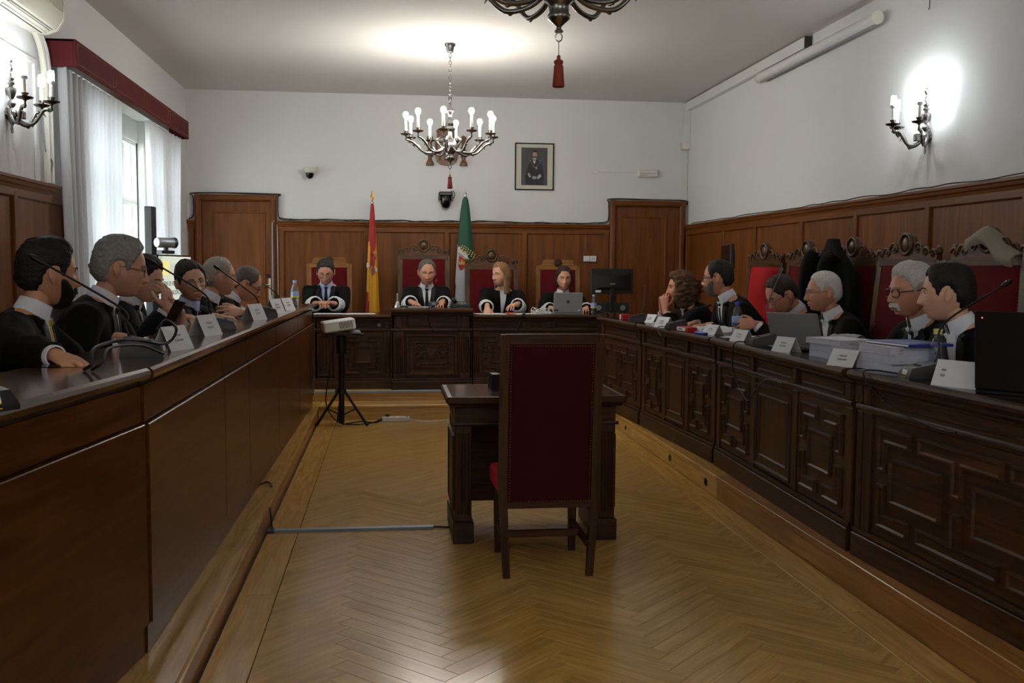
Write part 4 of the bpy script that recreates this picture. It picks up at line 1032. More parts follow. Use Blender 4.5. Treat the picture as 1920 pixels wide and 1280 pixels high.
def hairline(a, st):
    pts = [(0, .070+st.get('recede', 0)), (.55, .066+st.get('recede', 0)*1.35), (.85, .045), (1.12, .014), (1.25, -.024), (1.36, .000), (1.52, .022), (1.74, .022), (1.90, -.006), (2.06, -.050), (2.5, -.078), (3.2, -.085)]
    for (a0, z0), (a1, z1) in zip(pts, pts[1:]):
        if a <= a1: return lerp(z0, z1, sst(a0, a1, a))
    return pts[-1][1]
def make_hair(st, P, seed):
    g = G(); th0 = st.get('thick', .014); amp = st.get('amp', .003); fq = st.get('freq', 1)
    side = st.get('side', .65); bald = st.get('bald', 0)
    def off(th, z, p):
        a = azi(th); zh = hairline(a, st)+.007*noise.noise(Vector((p[0]*45+seed, p[1]*45, 1.3)))+.004*noise.noise(Vector((p[0]*130+seed, p[1]*130, 4.3)))
        mk = sst(-.004, .010, z-zh)
        top = sst(.0, .09, z)
        t = th0*lerp(side, 1, top)*(.30+.70*sst(0, .035, z-zh))
        if bald: t *= 1-bald*sst(.075, .10, z)*sst(-.06, .0, p[1]+.03)
        q = Vector(p)
        n = noise.noise(Vector((q.x*70*fq+seed, q.y*22*fq, q.z*40*fq)))+.5*noise.noise(Vector((q.x*150*fq, q.y*60*fq+seed, q.z*90*fq)))
        if st.get('part'): t += .006*sst(.06, .11, z)*(1 if q.x*st['part'] > .01 else -.6)
        t += st.get('quiff', 0)*gs(a, .8)*sst(.055, .09, z)
        return -.010*(1-mk)+mk*(max(.0025, t)+amp*n*(.7+.3*top)*(1-sst(.107, .117, z)))
    g.loft(head_rings(P, off))
    if st.get('long'):
        Ln = st['long']; sp = st.get('spread', .03); rows = 26; cols = 44; a0 = st.get('open', 1.05)
        def surf(inner):
            R = []
            for i in range(rows):
                v = i/(rows-1); z = lerp(.06, -Ln, v); ring = []
                zc = max(z, -.05)
                for j in range(cols):
                    u = j/(cols-1); th = PI/2+a0+(2*PI-2*a0)*u
                    x, y, _ = face_point(th, zc, P)
                    e = math.sin(PI*u)**.35
                    wv = noise.noise(Vector((u*9*st.get('curl', 1)+seed, v*6*st.get('curl', 1), 3)))+.6*noise.noise(Vector((u*24*st.get('curl', 1), v*9*st.get('curl', 1)+seed, 9)))
                    d = (.012+sp*math.sin(PI*min(1, v*.9+.1))**.7+st.get('camp', .008)*wv)*e
                    if inner: d = min(d-.006, -.004) if v < .9 else d-.004
                    n = Vector((x, y, 0)).normalized()
                    yb = y*(1 if z > -.06 else 1-.15*sst(-.06, -Ln, z))
                    ring.append((x+n.x*d, yb+n.y*d-.004*v, z+.01*wv*v))
                R.append(ring)
            return R
        A, B = surf(False), surf(True)
        g.loft([A[i]+B[i][::-1] for i in range(rows)])
    return g
def make_beard(P, st, seed):
    g = G(); full = st != 'moustache'
    def off(th, z, p):
        a = azi(th); ax = abs(p[0])
        mo = sst(.034, .024, ax)*sst(-.049, -.055, z)*sst(-.0715-.02*sst(.012,.03,ax), -.066-.02*sst(.012,.03,ax), z)*(1-sst(.7, .9, a))
        mk = mo*1.2
        if full:
            up = lerp(-.080, -.02, sst(.35, 1.25, a))
            be = sst(up+.006, up-.008, z)*(1-sst(1.25, 1.42, a))
            lipz = gs(ax, .016)*gs(z+.080, .007)
            mk = max(mk, be*(1-lipz))
        mk = min(1, mk)
        n = noise.noise(Vector((p[0]*120+seed, p[1]*120, p[2]*60)))
        return -.006*(1-mk)+mk*((.010 if full else .009)+.003*n+(.006*sst(-.095, -.118, z) if full else 0))
    g.loft(head_rings(P, off)); return g
def make_brows(P, seed, thick=1, s=1):
    g = G()
    if 1:
        pts = []; rr = []
        for i in range(7):
            x = s*(.014+.034*i/6); z = .020+.004*math.sin(PI*i/6)
            th = math.atan2(1, x/.079*1.0); best = None
            for k in range(40):
                t = PI/2-s*1.2*k/39; q = face_point(t, z, P)
                if best is None or abs(q[0]-x) < abs(best[0]-x): best = q
            pts.append((x, best[1]+.0015, z)); rr.append((.0032*thick)*(1-.5*i/6))
        g.tube(pts, rr, 6)
    return g
def make_eyes(P, look, lid):
    """0 white 1 iris 2 skin (lids)"""
    g = G()
    for s in (-1, 1):
        best = min((face_point(PI/2-s*1.2*k/59, 0, P) for k in range(60)), key=lambda q: abs(q[0]-s*.031))
        c = Vector((s*.031, best[1]-.0065, 0)); g.ball(c, .0122, 14, 10, 0)
        d = Vector((look[0], 1, look[1])).normalized(); g.ball(c+d*.0078, .0056, 10, 8, 1)
        R = .0136
        for a0, a1 in ((lid, PI*.75), (-PI*.75, -.42)):
            g.grid(lambda u, v: (c.x+R*1.08*math.sin(lerp(-1.35, 1.35, u))*math.cos(lerp(a0, a1, v)*.9), c.y+R*math.cos(lerp(-1.35, 1.35, u))*math.cos(lerp(a0, a1, v)), c.z+R*math.sin(lerp(a0, a1, v))), 12, 6, 2, flip=False)
    return g
def make_ears():
    g = G()
    for s in (-1, 1):
        rings = []
        for i in range(13):
            v = i/12; ph = -PI/2+PI*v; ring = []
            for k in range(14):
                t = 2*PI*k/14
                y = .0155*math.cos(t)*max(.12, math.cos(ph))**.7*(1.0 if v > .4 else .8); z = .029*math.sin(ph); w = .0075*math.sin(t)*max(.25, math.cos(ph))
                dent = .006*gs(y+.001, .008)*gs(z-.004, .016) if math.sin(t) > 0 else 0
                ring.append((s*(.079+w-dent+.012*(.5-y/.04)), y-.012-.004*math.sin(ph), z-.010))
            rings.append(ring if s > 0 else ring[::-1])
        g.loft(rings)
    return g
def make_glasses(P, kind):
    g = G(); fr = .0015 if kind != 'thick' else .0026
    best = min((face_point(PI/2-1.2*k/59, -.004, P) for k in range(60)), key=lambda q: abs(q[0]-.031))
    yy = best[1]+.019; w, h = (.026, .0165) if kind != 'thick' else (.027, .018)
    for s in (-1, 1):
        ring = [(s*.033+w*abs(math.cos(t))**.6*math.copysign(1, math.cos(t)), yy-.004*abs(math.cos(t))*(math.cos(t)*s > 0), -.006+h*abs(math.sin(t))**.7*math.copysign(1, math.sin(t))) for t in np.linspace(0, 2*PI, 24, endpoint=False)]
        g.tube(ring, fr, 6, closed=True)
        if kind == 'half': pass
        g.add([(a[0], a[1], a[2]) for a in ring], [tuple(range(24))], 1)
        g.tube(bez([(s*(.033+w), yy-.004, 0), (s*.077, yy-.03, .002), (s*.082, -.005, .004), (s*.082, -.028, -.012)], 5), fr, 6)
    g.tube(bez([(-.009, yy, -.002), (0, yy+.003, .001), (.009, yy, -.002)], 4), fr, 6)
    return g
def make_hand(side, curl, spread=.2, thumb=.5):
    """wrist at origin, fingers +y, palm facing -z; side +1 right hand"""
    g = G(); s = -side
    rings = []
    for y, w, t in ((-.05, .026, .020), (-.01, .027, .020), (.02, .034, .018), (.05, .041, .0165), (.08, .042, .0145), (.098, .037, .010)):
        rings.append([(w*abs(math.cos(a))**.75*math.copysign(1, math.cos(a)), y, t*abs(math.sin(a))**.8*math.copysign(1, math.sin(a))) for a in np.linspace(0, 2*PI, 14, endpoint=False)])
    g.loft([r[::-1] for r in rings])
    for i, (x, y0, L, r) in enumerate(((.030, .088, .074, .0088), (.0105, .093, .082, .0090), (-.010, .090, .075, .0086), (-.029, .083, .060, .0076))):
        c = curl[i] if hasattr(curl, '__len__') else curl
        p = Vector((s*x, y0-.02, 0)); pts = [p.copy()]; rr = [r*1.1]; ang = .08; fan = s*(x/.03)*spread
        for j, fr in enumerate((.24, .42, .30, .26)):
            if j: ang += c*(1.0, 1.25, .8)[j-1]
            d = Vector((math.sin(fan)*math.cos(ang), math.cos(ang)*math.cos(fan), -math.sin(ang)))
            p = p+d*L*fr*1.02; pts.append(p.copy()); rr.append(r*(1.02, 1.0, .92, .70)[j])
        g.tube(pts, rr, 10)
    p = Vector((s*.020, .012, -.006)); pts = [p.copy()]; rr = [.014]; d = Vector((s*.75, .62, -.35)).normalized()
    for j, L in enumerate((.040, .034, .030)):
        p = p+d*L; pts.append(p.copy()); rr.append((.0125, .0105, .0075)[j]); d = (d+Vector((-s*.45*thumb, .35, -.25*thumb))).normalized()
    g.tube(pts, rr, 10)
    return g
def orient(d, nrm):
    """matrix with y along d and -z along palm normal"""
    y = Vector(d).normalized(); z = -Vector(nrm); z = (z-y*z.dot(y)).normalized(); x = y.cross(z)
    return Matrix(((x.x, y.x, z.x), (x.y, y.y, z.y), (x.z, y.z, z.z))).to_4x4()
SKINS = {}
def skin_mats(tone):
    if tone not in SKINS:
        c = srgb(tone)
        SKINS[tone] = [pl('skin_'+tone, tone, .5, sss=.12, vary=.10, vscale=25, bump=.08, bscale=400), M.setdefault('eyew', pl('eye_white', 'c9c4bd', .2)), M.setdefault('iris', pl('iris', '1c120c', .1)),
            pl('lip_'+tone, tuple(v*k for v, k in zip(c[:3], (.80, .55, .52)))+(1,), .4)]
    return SKINS[tone]
HAIRM = {}
def hair_mat(h):
    if h not in HAIRM:
        m, nt, b = nmat('hair_'+h); N, L = nt.nodes, nt.links; c = srgb(h)
        tc = N.new('ShaderNodeTexCoord'); mp = N.new('ShaderNodeMapping'); mp.inputs['Scale'].default_value = (220, 60, 90); L.new(tc.outputs['Object'], mp.inputs[0])
        nz = N.new('ShaderNodeTexNoise'); nz.inputs['Scale'].default_value = 1; nz.inputs['Detail'].default_value = 4; L.new(mp.outputs[0], nz.inputs['Vector'])
        mx = N.new('ShaderNodeMix'); mx.data_type = 'RGBA'; L.new(nz.outputs[0], mx.inputs[0])
        mu = sum(c[:3])/3; mx.inputs[6].default_value = tuple(v*(.25+.7*mu) for v in c[:3])+(1,); mx.inputs[7].default_value = tuple(min(1, v*(2.0-.9*mu)+.004) for v in c[:3])+(1,)
        L.new(mx.outputs[2], b.inputs['Base Color']); b.inputs['Roughness'].default_value = .62; b.inputs['Specular IOR Level'].default_value = .35
        bp = N.new('ShaderNodeBump'); bp.inputs['Strength'].default_value = .8; bp.inputs['Distance'].default_value = .006
        L.new(nz.outputs[0], bp.inputs['Height']); L.new(bp.outputs[0], b.inputs['Normal']); HAIRM[h] = m
    return HAIRM[h]

def person(label, loc, face, head, sc=1.06, hp=(0, 0, 0), tone='b98a70', hair='2a2522', hst=None, P=None, brow=None, beard=None, beardc='3a3330', glasses=None, glassc='1a1a1c',
           eyes=(0, 0), lid=.55, arms=(), shirt='shirtw', tie='101116', cuff='shirtw', coat='robe', collar=True, lapel=True, seed=1, hips=None, group=None, vneck=.055, vlen=.24, necklow=0, hs=1.07):
    """loc: world floor point under the seat; face: world heading (radians, 0 = +y, positive to the left); head: world position of the head centre;
       hp: head yaw (left +), pitch (down +), roll, relative to the body heading; arms: per side dict(side, wrist(local), dir, palm, curl)"""
    P = P or {}; hst = hst or {}
    root = thing('person', label, 'person', loc, face, group); root.scale = (sc, sc, sc)
    T = Matrix.Translation(loc) @ Matrix.Rotation(face, 4, 'Z') @ Matrix.Scale(sc, 4); Ti = T.inverted()
    Hc = Ti @ Vector(head)
    Hm = Matrix.Translation(Hc) @ Matrix.Rotation(hp[0], 4, 'Z') @ Matrix.Rotation(-hp[1], 4, 'X') @ Matrix.Rotation(hp[2], 4, 'Y') @ Matrix.Scale(hs, 4)
    hip = Vector((0, 0, .52)); nb0 = Hm @ Vector((0, -.040, -.135)); nb = Vector((nb0.x*.85, min(nb0.y, Hc.y-.005), max(nb0.z, Hc.z-.20)))  # base of the neck
    nb.z -= necklow
    zax = (nb-hip).normalized(); xax = Vector((1, 0, 0)); xax = (xax-zax*xax.dot(zax)).normalized(); yax = zax.cross(xax)
    Lt = (nb-hip).length
    Cm = Matrix(((xax.x, yax.x, zax.x, nb.x), (xax.y, yax.y, zax.y, nb.y), (xax.z, yax.z, zax.z, nb.z), (0, 0, 0, 1)))   # chest frame, origin at neck base
    def ring(hw, hd, z, yo=0, n=24, pw=.85):
        return [Cm @ Vector((hw*abs(math.cos(t))**pw*math.copysign(1, math.cos(t)), yo+hd*abs(math.sin(t))**pw*math.copysign(1, math.sin(t)), z)) for t in np.linspace(0, 2*PI, n, endpoint=False)]
    def torso(g, e=0):
        q = -.018 if e > 0 else 0
        g.loft([ring(.165+e, .115+e, -Lt-.08), ring(.17+e, .125+e, -Lt+.06), ring(.182+e, .128+e, -Lt*.55), ring(.198+e, .124+e, -.22, .005), ring(.205+e, .110+e, -.13, .0), ring(.186+e, .090+e, -.075, -.008), ring(.120+e, .070+e, -.035+q*.4, -.012), ring(.066+e, .060+e, q, -.008)])
    # arms
    A = []
    for a in arms:
        s = a['side']
        if a.get('world'):
            a = dict(a); a['wrist'] = Ti @ Vector(a['wrist']); R_ = Ti.to_3x3()
            for k_ in ('dir', 'palm', 'elbow'):
                if k_ in a: a[k_] = (R_ @ Vector(a[k_])).normalized()
        sh = Cm @ Vector((s*.175, -.005, -.095)); W = Vector(a['wrist']); L1, L2 = .285, .265
        v = W-sh; d = v.length
        if d > L1+L2-.01: W = sh+v*((L1+L2-.01)/d); v = W-sh; d = v.length
        k = (L1*L1-L2*L2+d*d)/(2*d); h = math.sqrt(max(0, L1*L1-k*k)); vn = v.normalized()
        hint = Vector(a.get('elbow', (s*.55, -.35, -.8))); hint = (hint-vn*hint.dot(vn)).normalized()
        E = sh+vn*k+hint*h; A.append((s, sh, E, W, a))
    # ---- clothing shell
    g = G(); torso(g, .012)
    for s, sh, E, W, a in A:
        bl = a.get('bell', 1.0); w2 = E.lerp(W, a.get('sleeve', .86))
        g.tube([sh+Vector((-s*.05, 0, -.01)), sh, sh.lerp(E, .5), E, E.lerp(w2, .5), w2], [.075, .080, .072, .066, .062*lerp(1, bl, .5), .056*bl], 14)
    hw = hips if hips is not None else 0
    for s in (-1, 1):
        g.tube([(s*.09, -.02, .50), (s*.10, .22, .52), (s*.11, .43, .50), (s*.11, .46, .30), (s*.11, .44, .09)], [.105, .10, .085, .085, .095], 12)
    v, f, nr = remesh(g, .016, 5)
    dsp = np.array([noise.noise(Vector((p[0]*9+seed*3.1, p[1]*9, p[2]*4)))*.010+noise.noise(Vector((p[0]*22, p[1]*22+seed, p[2]*10)))*.005 for p in v])
    v = v+nr*dsp[:, None]
    gr = G(); gr.add(v.tolist(), f); robe = gr.build('robe' if coat == 'robe' else 'jacket', M[coat], root, 180)
    bvh = BVHTree.FromPolygons([Vector(p) for p in v], f)
    # ---- body: one skin of torso, arms, hands, neck, joined with the head
    body = G(); core = G(); torso(core, -.012)
    for s, sh, E, W, a in A: core.tube([sh+Vector((-s*.05, 0, 0)), sh, E, E.lerp(W, .95)], [.05, .050, .034, .024], 12)
    core.tube([Cm @ Vector((0, -.01, -.06)), Cm @ Vector((0, -.006, .0)), Hm @ Vector((0, -.030, -.085)), Hm @ Vector((0, -.022, -.03))], [.06, .053, .051, .056], 18)
    v2, f2, _ = remesh(core, .014, 3); body.add(v2.tolist(), f2, 0)
    for s, sh, E, W, a in A:
        fd = (W-E).normalized(); hm = make_hand(s, a.get('curl', .35), a.get('spread', .2), a.get('thumb', .5))
        hm.tube([(0, -.055, 0), (0, -.03, 0), (0, .0, 0)], [.024, .025, .025], 12)
        v3, f3, _ = remesh(hm, .0048, 2)
        Mx = Matrix.Translation(W) @ orient(a.get('dir', fd), a.get('palm', (0, 0, -1)))
        body.add([tuple(Mx @ Vector(p)) for p in v3], f3, 0)
    hd = G(); rings = head_rings(P); hd.loft(rings)
    for i, fc in enumerate(hd.f):               # lips
        cpt = sum((Vector(hd.v[k]) for k in fc), Vector())/len(fc)
        if cpt.y > .05 and abs(cpt.x) < .024*(1-abs(cpt.z+.073)/.030) and -.086 < cpt.z < -.0615: hd.m[i] = 3
    ey = make_eyes(P, eyes, lid); ey.m = [{0: 1, 1: 2, 2: 0}[k] for k in ey.m]; hd.join(ey); hd.join(make_ears())
    hd.tf(Hm); body.join(hd)
    bo = body.build('body', skin_mats(tone), root, 180)
    # ---- hair
    hg = make_hair(hst, P, seed*1.7); hg.tf(Hm); hg.build('hair', hair_mat(hair), root, 180)
    for s in (-1, 1): make_brows(P, seed, hst.get('brow', 1), s).tf(Hm).build('eyebrow', hair_mat(brow or hair), root, 180)
    if beard: make_beard(P, beard, seed).tf(Hm).build(beard, hair_mat(beardc), root, 180)
    if glasses: make_glasses(P, glasses).tf(Hm).build('glasses', [colm(glassc, .3), M['lens']], root, 60)
    # ---- shirt front, tie, lapels laid on the chest
    def patch(name, fn, nu, nv, off, mat, m2=None):
        g = G(); ok = []
        dr = -(yax*1.0); V = []; Ci = Cm.inverted()
        for i in range(nu):
            for j in range(nv):
                x, z = fn(i/(nu-1), j/(nv-1)); o = Cm @ Vector((x, .5, z)); hit = bvh.ray_cast(o, dr, .8)
                q = hit[0] if hit[0] is not None else Cm @ Vector((x, .06, z))
                lq = Ci @ q; lq.y = max(lq.y, .066-.25*max(0, z+.03)-abs(x)*.25); q = Cm @ lq
                V.append(q-dr*off)
        Vb = [q+dr*(off+.012) for q in V]; n = len(V); F = []
        idx = lambda i, j: i*nv+j
        for i in range(nu-1):
            for j in range(nv-1): F.append((idx(i,j), idx(i,j+1), idx(i+1,j+1), idx(i+1,j)))
        B = [(i, 0) for i in range(nu)]+[(nu-1, j) for j in range(1, nv)]+[(i, nv-1) for i in range(nu-2, -1, -1)]+[(0, j) for j in range(nv-2, 0, -1)]
        for k in range(len(B)):
            a, b = idx(*B[k]), idx(*B[(k+1) % len(B)]); F.append((a, b, b+n, a+n))
        g.add(V+Vb, F); return g.build(name, mat, root, 60)
    if vneck:
        patch('shirt_front', lambda u, v: (lerp(-1, 1, u)*lerp(.010, vneck, v), lerp(-vlen, -.012, v)), 9, 12, .003, M[shirt])
        if lapel:
            for s in (-1, 1): patch('lapel', lambda u, v: (s*(lerp(.010, vneck, v)+lerp(-.006, .042, u)*(.6+.4*v)), lerp(-vlen-.10, -.020, v)), 5, 14, .008, M['satin'])
        if tie:
            patch('tie', lambda u, v: (lerp(-1, 1, u)*lerp(.028, .012, v), lerp(-vlen-.04, -.045, v)), 5, 12, .0055, colm(tie, .85))
            kn = G(); kp = Cm @ Vector((0, .066, -.036)); kn.loft([[Vector((x*w, d, 0))+Vector((0, 0, z)) for x, d in ((-1, .0), (-.6, .012), (.6, .012), (1, 0), (.6, -.012), (-.6, -.012))] for z, w in ((-.026, .010), (-.01, .015), (.012, .019), (.018, .017))])
            R3 = Cm.to_3x3().to_4x4(); kn.tf(Matrix.Translation(kp) @ R3 @ Matrix.Rotation(-.25, 4, 'X')).build('tie_knot', colm(tie, .85), root, 60)
    if collar:
        cg = G(); Rr = []
        N1 = Hm @ Vector((0, -.028, -.075)); base = Cm @ Vector((0, -.006, -.026)); ax = (N1-base).normalized()
        xx = (xax-ax*xax.dot(ax)).normalized(); yy = ax.cross(xx); n = 30
        for r, z, fd in ((.068, -.010, .024), (.070, .014, .018), (.0615, .058, .008), (.0585, .060, .008), (.060, .014, .02)):
            rg = []
            for k in range(n):
                t = PI/2+.20+(2*PI-.40)*k/(n-1); frn = max(0, math.sin(t))
                zz = z-fd*frn**2-(.014*frn**6 if z < .015 else 0); rr = r+.004*frn
                rg.append(base+xx*(rr*math.cos(t))+yy*(rr*.98*math.sin(t)+.004*frn)+ax*zz)
            Rr.append(rg)
        cg.loft(Rr, caps=False, closed=False); cg.build('shirt_collar', M[shirt], root, 60)
    # ---- cuffs
    for s, sh, E, W, a in A:
        if a.get('cuff', cuff):
            fd = (W-E).normalized(); L = (W-E).length; c0 = a.get('sleeve', .86); bl = a.get('bell', 1.0)
            lace = a.get('cuff', cuff) == 'lace'; g = G(); u = fd.orthogonal().normalized(); w = fd.cross(u); n = 20; rings = []
            r0 = .0615*bl+.004 if lace else .038; k0 = c0-(.34 if lace else .06); k1 = c0+(.13 if lace else .07)
            for kk, r in ((k0, r0), (c0, r0*1.10 if lace else r0), (lerp(c0, k1, .6), r0*1.06 if lace else r0), (k1, r0*.92 if lace else r0*.98), (k1, r0*.84), (c0, r0*.84)):
                rings.append([E+fd*(L*kk)+(u*math.cos(2*PI*j/n)+w*math.sin(2*PI*j/n))*r for j in range(n)])
            g.loft(rings, caps=False); g.build('lace_cuff' if lace else 'shirt_cuff', M[a.get('cuff', cuff)], root, 60)
    return root, T, Cm, Hm
def A_(side, wrist, dr=(0, 1, 0), palm=(0, 0, -1), **k): return dict(side=side, wrist=wrist, dir=dr, palm=palm, **k)
def W_(side, wrist, dr, palm=(0, 0, -1), **k): return dict(side=side, wrist=wrist, dir=dr, palm=palm, world=True, **k)
# ------------------------------------------------------------------ things on the desks
ZL, ZR, ZJ, ZM = 1.157, 1.04, 1.032, 1.102
def mic(label, loc, rz, head, group, mid=None, lab=True):
    r = thing('desk_microphone', label, 'microphone', loc, rz, group)
    Ti = (Matrix.Translation(loc) @ Matrix.Rotation(rz, 4, 'Z')).inverted(); H = Ti @ Vector(head)
    b = G(); b.loft([[(-.085, -.075, z0) if 0 else (-.08*w, -.085*w, z0), (.08*w, -.085*w, z0), (.08*w, .075*w, z1), (-.08*w, .075*w, z1)] for z0, z1, w in ((0, 0, 1), (.012, .012, 1), (.048, .078, .82))])
    b.build('base', M['black'], r, 30)
    G().prism([(-.055, .02), (.055, .02), (.05, .062), (-.05, .062)], .069, .073, 1).build('speaker_plate', M['dgrey'], r)
    if lab:
        o = G().box(-.03, .03, 0, .0015, 0, .016).build('yellow_label', M['yellow'], r, 0); o.location = (0, -.0855, .006); o.rotation_euler = (-.25, 0, 0)
        o = G().box(-.03, .03, 0, .0015, .016, .034).build('white_label', M['paper'], r, 0); o.location = (0, -.0855, .006); o.rotation_euler = (-.25, 0, 0)
    for i in range(3): o = G().bb(-.03+.025*i, -.012+.025*i, -.035, -.02, .055, .063, .002).build('button', M['dgrey'], r)
    s = Vector((0, .045, .07)); m1 = mid if mid is None else Ti @ Vector(mid)
    pts = [s, s+Vector((H.x*.05, H.y*.05, .05))]+([m1] if m1 else [s.lerp(H, .45)+Vector((0, 0, .035))])+[H]
    g = G(); pth = bez(pts, 8); g.tube(pth, .0048, 7); g.build('gooseneck', M['rubber'], r, 60)
    d = (pth[-1]-pth[-3]).normalized(); h = G(); h.tube([H-d*.02, H, H+d*.02, H+d*.045, H+d*.055], [.006, .011, .012, .010, .004], 10); h.build('microphone_head', M['black'], r, 60)
    return r
LM = 'gooseneck microphones on the left desk'
mic('gooseneck microphone at the left edge in front of the man hidden by the frame', (-1.00, 2.49, ZL), PI/2-.5, (-1.55, 2.4, 1.5), LM)
mic('gooseneck microphone with looped cable in front of the man with the yellow tie', (-.955, 4.02, ZL), PI/2+.1, (-1.36, 4.13, 1.52), LM, (-1.05, 4.08, 1.34))
mic('gooseneck microphone in front of the smiling man with the red tie', (-.935, 5.72, ZL), PI/2+.1, (-1.25, 5.54, 1.525), LM, (-1.02, 5.68, 1.36))
mic('gooseneck microphone in front of the fair grey man on the left', (-.885, 7.35, ZL), PI/2+.1, (-1.14, 6.9, 1.495), LM, (-.98, 7.25, 1.33))
mic('farthest gooseneck microphone on the left desk, next to the judges bench', (-.90, 8.75, ZL), PI/2+.1, (-1.08, 8.32, 1.40), LM)
RM = 'gooseneck microphones on the right benches'
mic('farthest gooseneck microphone on the right bench near the black monitor', (2.22, 8.75, ZR), -PI/2-.2, (2.47, 9.45, 1.345), RM, lab=False)
mic('gooseneck microphone lying low in front of the curly haired woman', (2.25, 7.62, ZR), -PI/2-.1, (2.62, 7.98, 1.215), RM, lab=False)
mic('gooseneck microphone standing tall in front of the man looking down', (2.29, 5.90, ZR), -PI/2-.15, (2.65, 6.52, 1.50), RM, (2.36, 6.02, 1.28), lab=False)
mic('nearest gooseneck microphone on the right bench beside the glass bottle', (2.30, 4.05, ZR), -PI/2-.2, (2.77, 4.22, 1.445), RM, (2.42, 4.1, 1.28))
r = thing('desk_microphone', 'small boxy microphone in front of the middle judge', 'microphone', (.47, 10.62, ZM)); G().bb(-.055, .055, -.04, .05, 0, .055, .01).build('base', M['dgrey'], r); G().bb(-.02, .02, -.044, -.038, .02, .04, .003).build('grille', M['grey'], r); G().tube(bez([(0, .02, .05), (0, .06, .12), (.02, .08, .2), (.03, .06, .26)], 5), .004, 6).build('gooseneck', M['rubber'], r); G().ball((.03, .057, .275), (.010, .010, .018), 8, 8).build('microphone_head', M['redp'], r)
r = thing('desk_microphone', 'black microphone box standing on the witness table', 'microphone', (.63, 5.72, .8135), .1); G().loft([[(-w, -.05, z), (w, -.05, z), (w, .05+.02*z, z), (-w, .05, z)] for z, w in ((0, .055), (.085, .045))]).build('base', M['black'], r, 30); G().tube(bez([(0, .03, .08), (.05, .05, .2), (.12, .05, .33), (.15, .02, .40)], 6), .005, 7).build('gooseneck', M['rubber'], r); G().ball((.15, .015, .415), (.016, .016, .02), 10, 8).build('microphone_head', M['black'], r)
def card(label, loc, rz, w=.20, h=.09, group=None, lines=2, big=False):
    """folded name card, printed side facing local -y"""
    r = thing('name_card', label, 'name card', loc, rz, group); d = .045; t = .0015
    for s in (-1, 1):
        g = G(); g.loft([[(-w/2, s*d, 0), (w/2, s*d, 0), (w/2, s*d+t*s, 0), (-w/2, s*d+t*s, 0)], [(-w/2, -t/2*s, h), (w/2, -t/2*s, h), (w/2, t*s, h), (-w/2, t*s, h)]]); g.build('card_face', M['paper'], r, 0)
    a = math.atan2(d, h)
    for i in range(lines):
        k = (.62, .42, .25)[i]; lw = w*(.28, .34, .2)[i] if not big else w*.10; x0 = 0 if not big else -w*.3
        o = G().box(x0-lw/2, x0+lw/2, -.0008, 0, -.004, .004).build('printed_line', M['grey'], r, 0); o.location = (0, -d*(1-k)-.0035, h*k); o.rotation_euler = (-a, 0, 0)
    return r
CG = 'folded white name cards'
for lb, p, rz, w, h in (('folded white name card in front of the smiling man', (-.93, 5.22, ZL), PI/2-.25, .21, .105), ('folded white name card beside the looped microphone at the left', (-.90, 4.30, ZL), PI/2-.3, .19, .10),
    ('folded white name card in front of the fair grey man on the left', (-.895, 6.80, ZL), PI/2-.3, .21, .105), ('white name card with a loose sheet sticking up, left desk', (-.87, 7.78, ZL), PI/2-.3, .20, .11), ('farthest folded name card on the left desk', (-.85, 8.40, ZL), PI/2-.3, .20, .10),
    ('beige name card at the far end of the right bench', (2.32, 8.62, ZR), -PI/2+.35, 0.143, 0.073), ('name card lying among papers before the curly haired woman', (2.22, 7.88, ZR), -PI/2+.35, 0.168, 0.086), ('name card in front of the open book', (2.33, 6.98, ZR), -PI/2+.35, 0.143, 0.073),
    ('name card left of the tall right microphone', (2.30, 6.30, ZR), -PI/2+.35, 0.143, 0.077), ('name card right of the tall right microphone', (2.26, 5.46, ZR), -PI/2+.35, 0.151, 0.086), ('name card standing before the stacks of bound documents', (2.22, 4.62, ZR), -PI/2+.35, 0.168, 0.082)):
    card(lb, p, rz, w, h, CG)
card('wide white name card beside the black laptop', (2.285, 3.74, ZR), -PI/2+.42, .21, .105, CG, 2, True)
sh_ = thing('loose_sheet', 'loose white sheet standing up behind a card on the left desk', 'paper', (-.90, 7.95, ZL)); G().loft([[(-.001, -.07, 0), (.001, -.07, 0), (.001, .07, 0), (-.001, .07, 0)], [(-.021, .0, .14), (-.019, .0, .14), (-.019, .06, .13), (-.021, .06, .13)]]).build('sheet', M['paper'], sh_, 0)
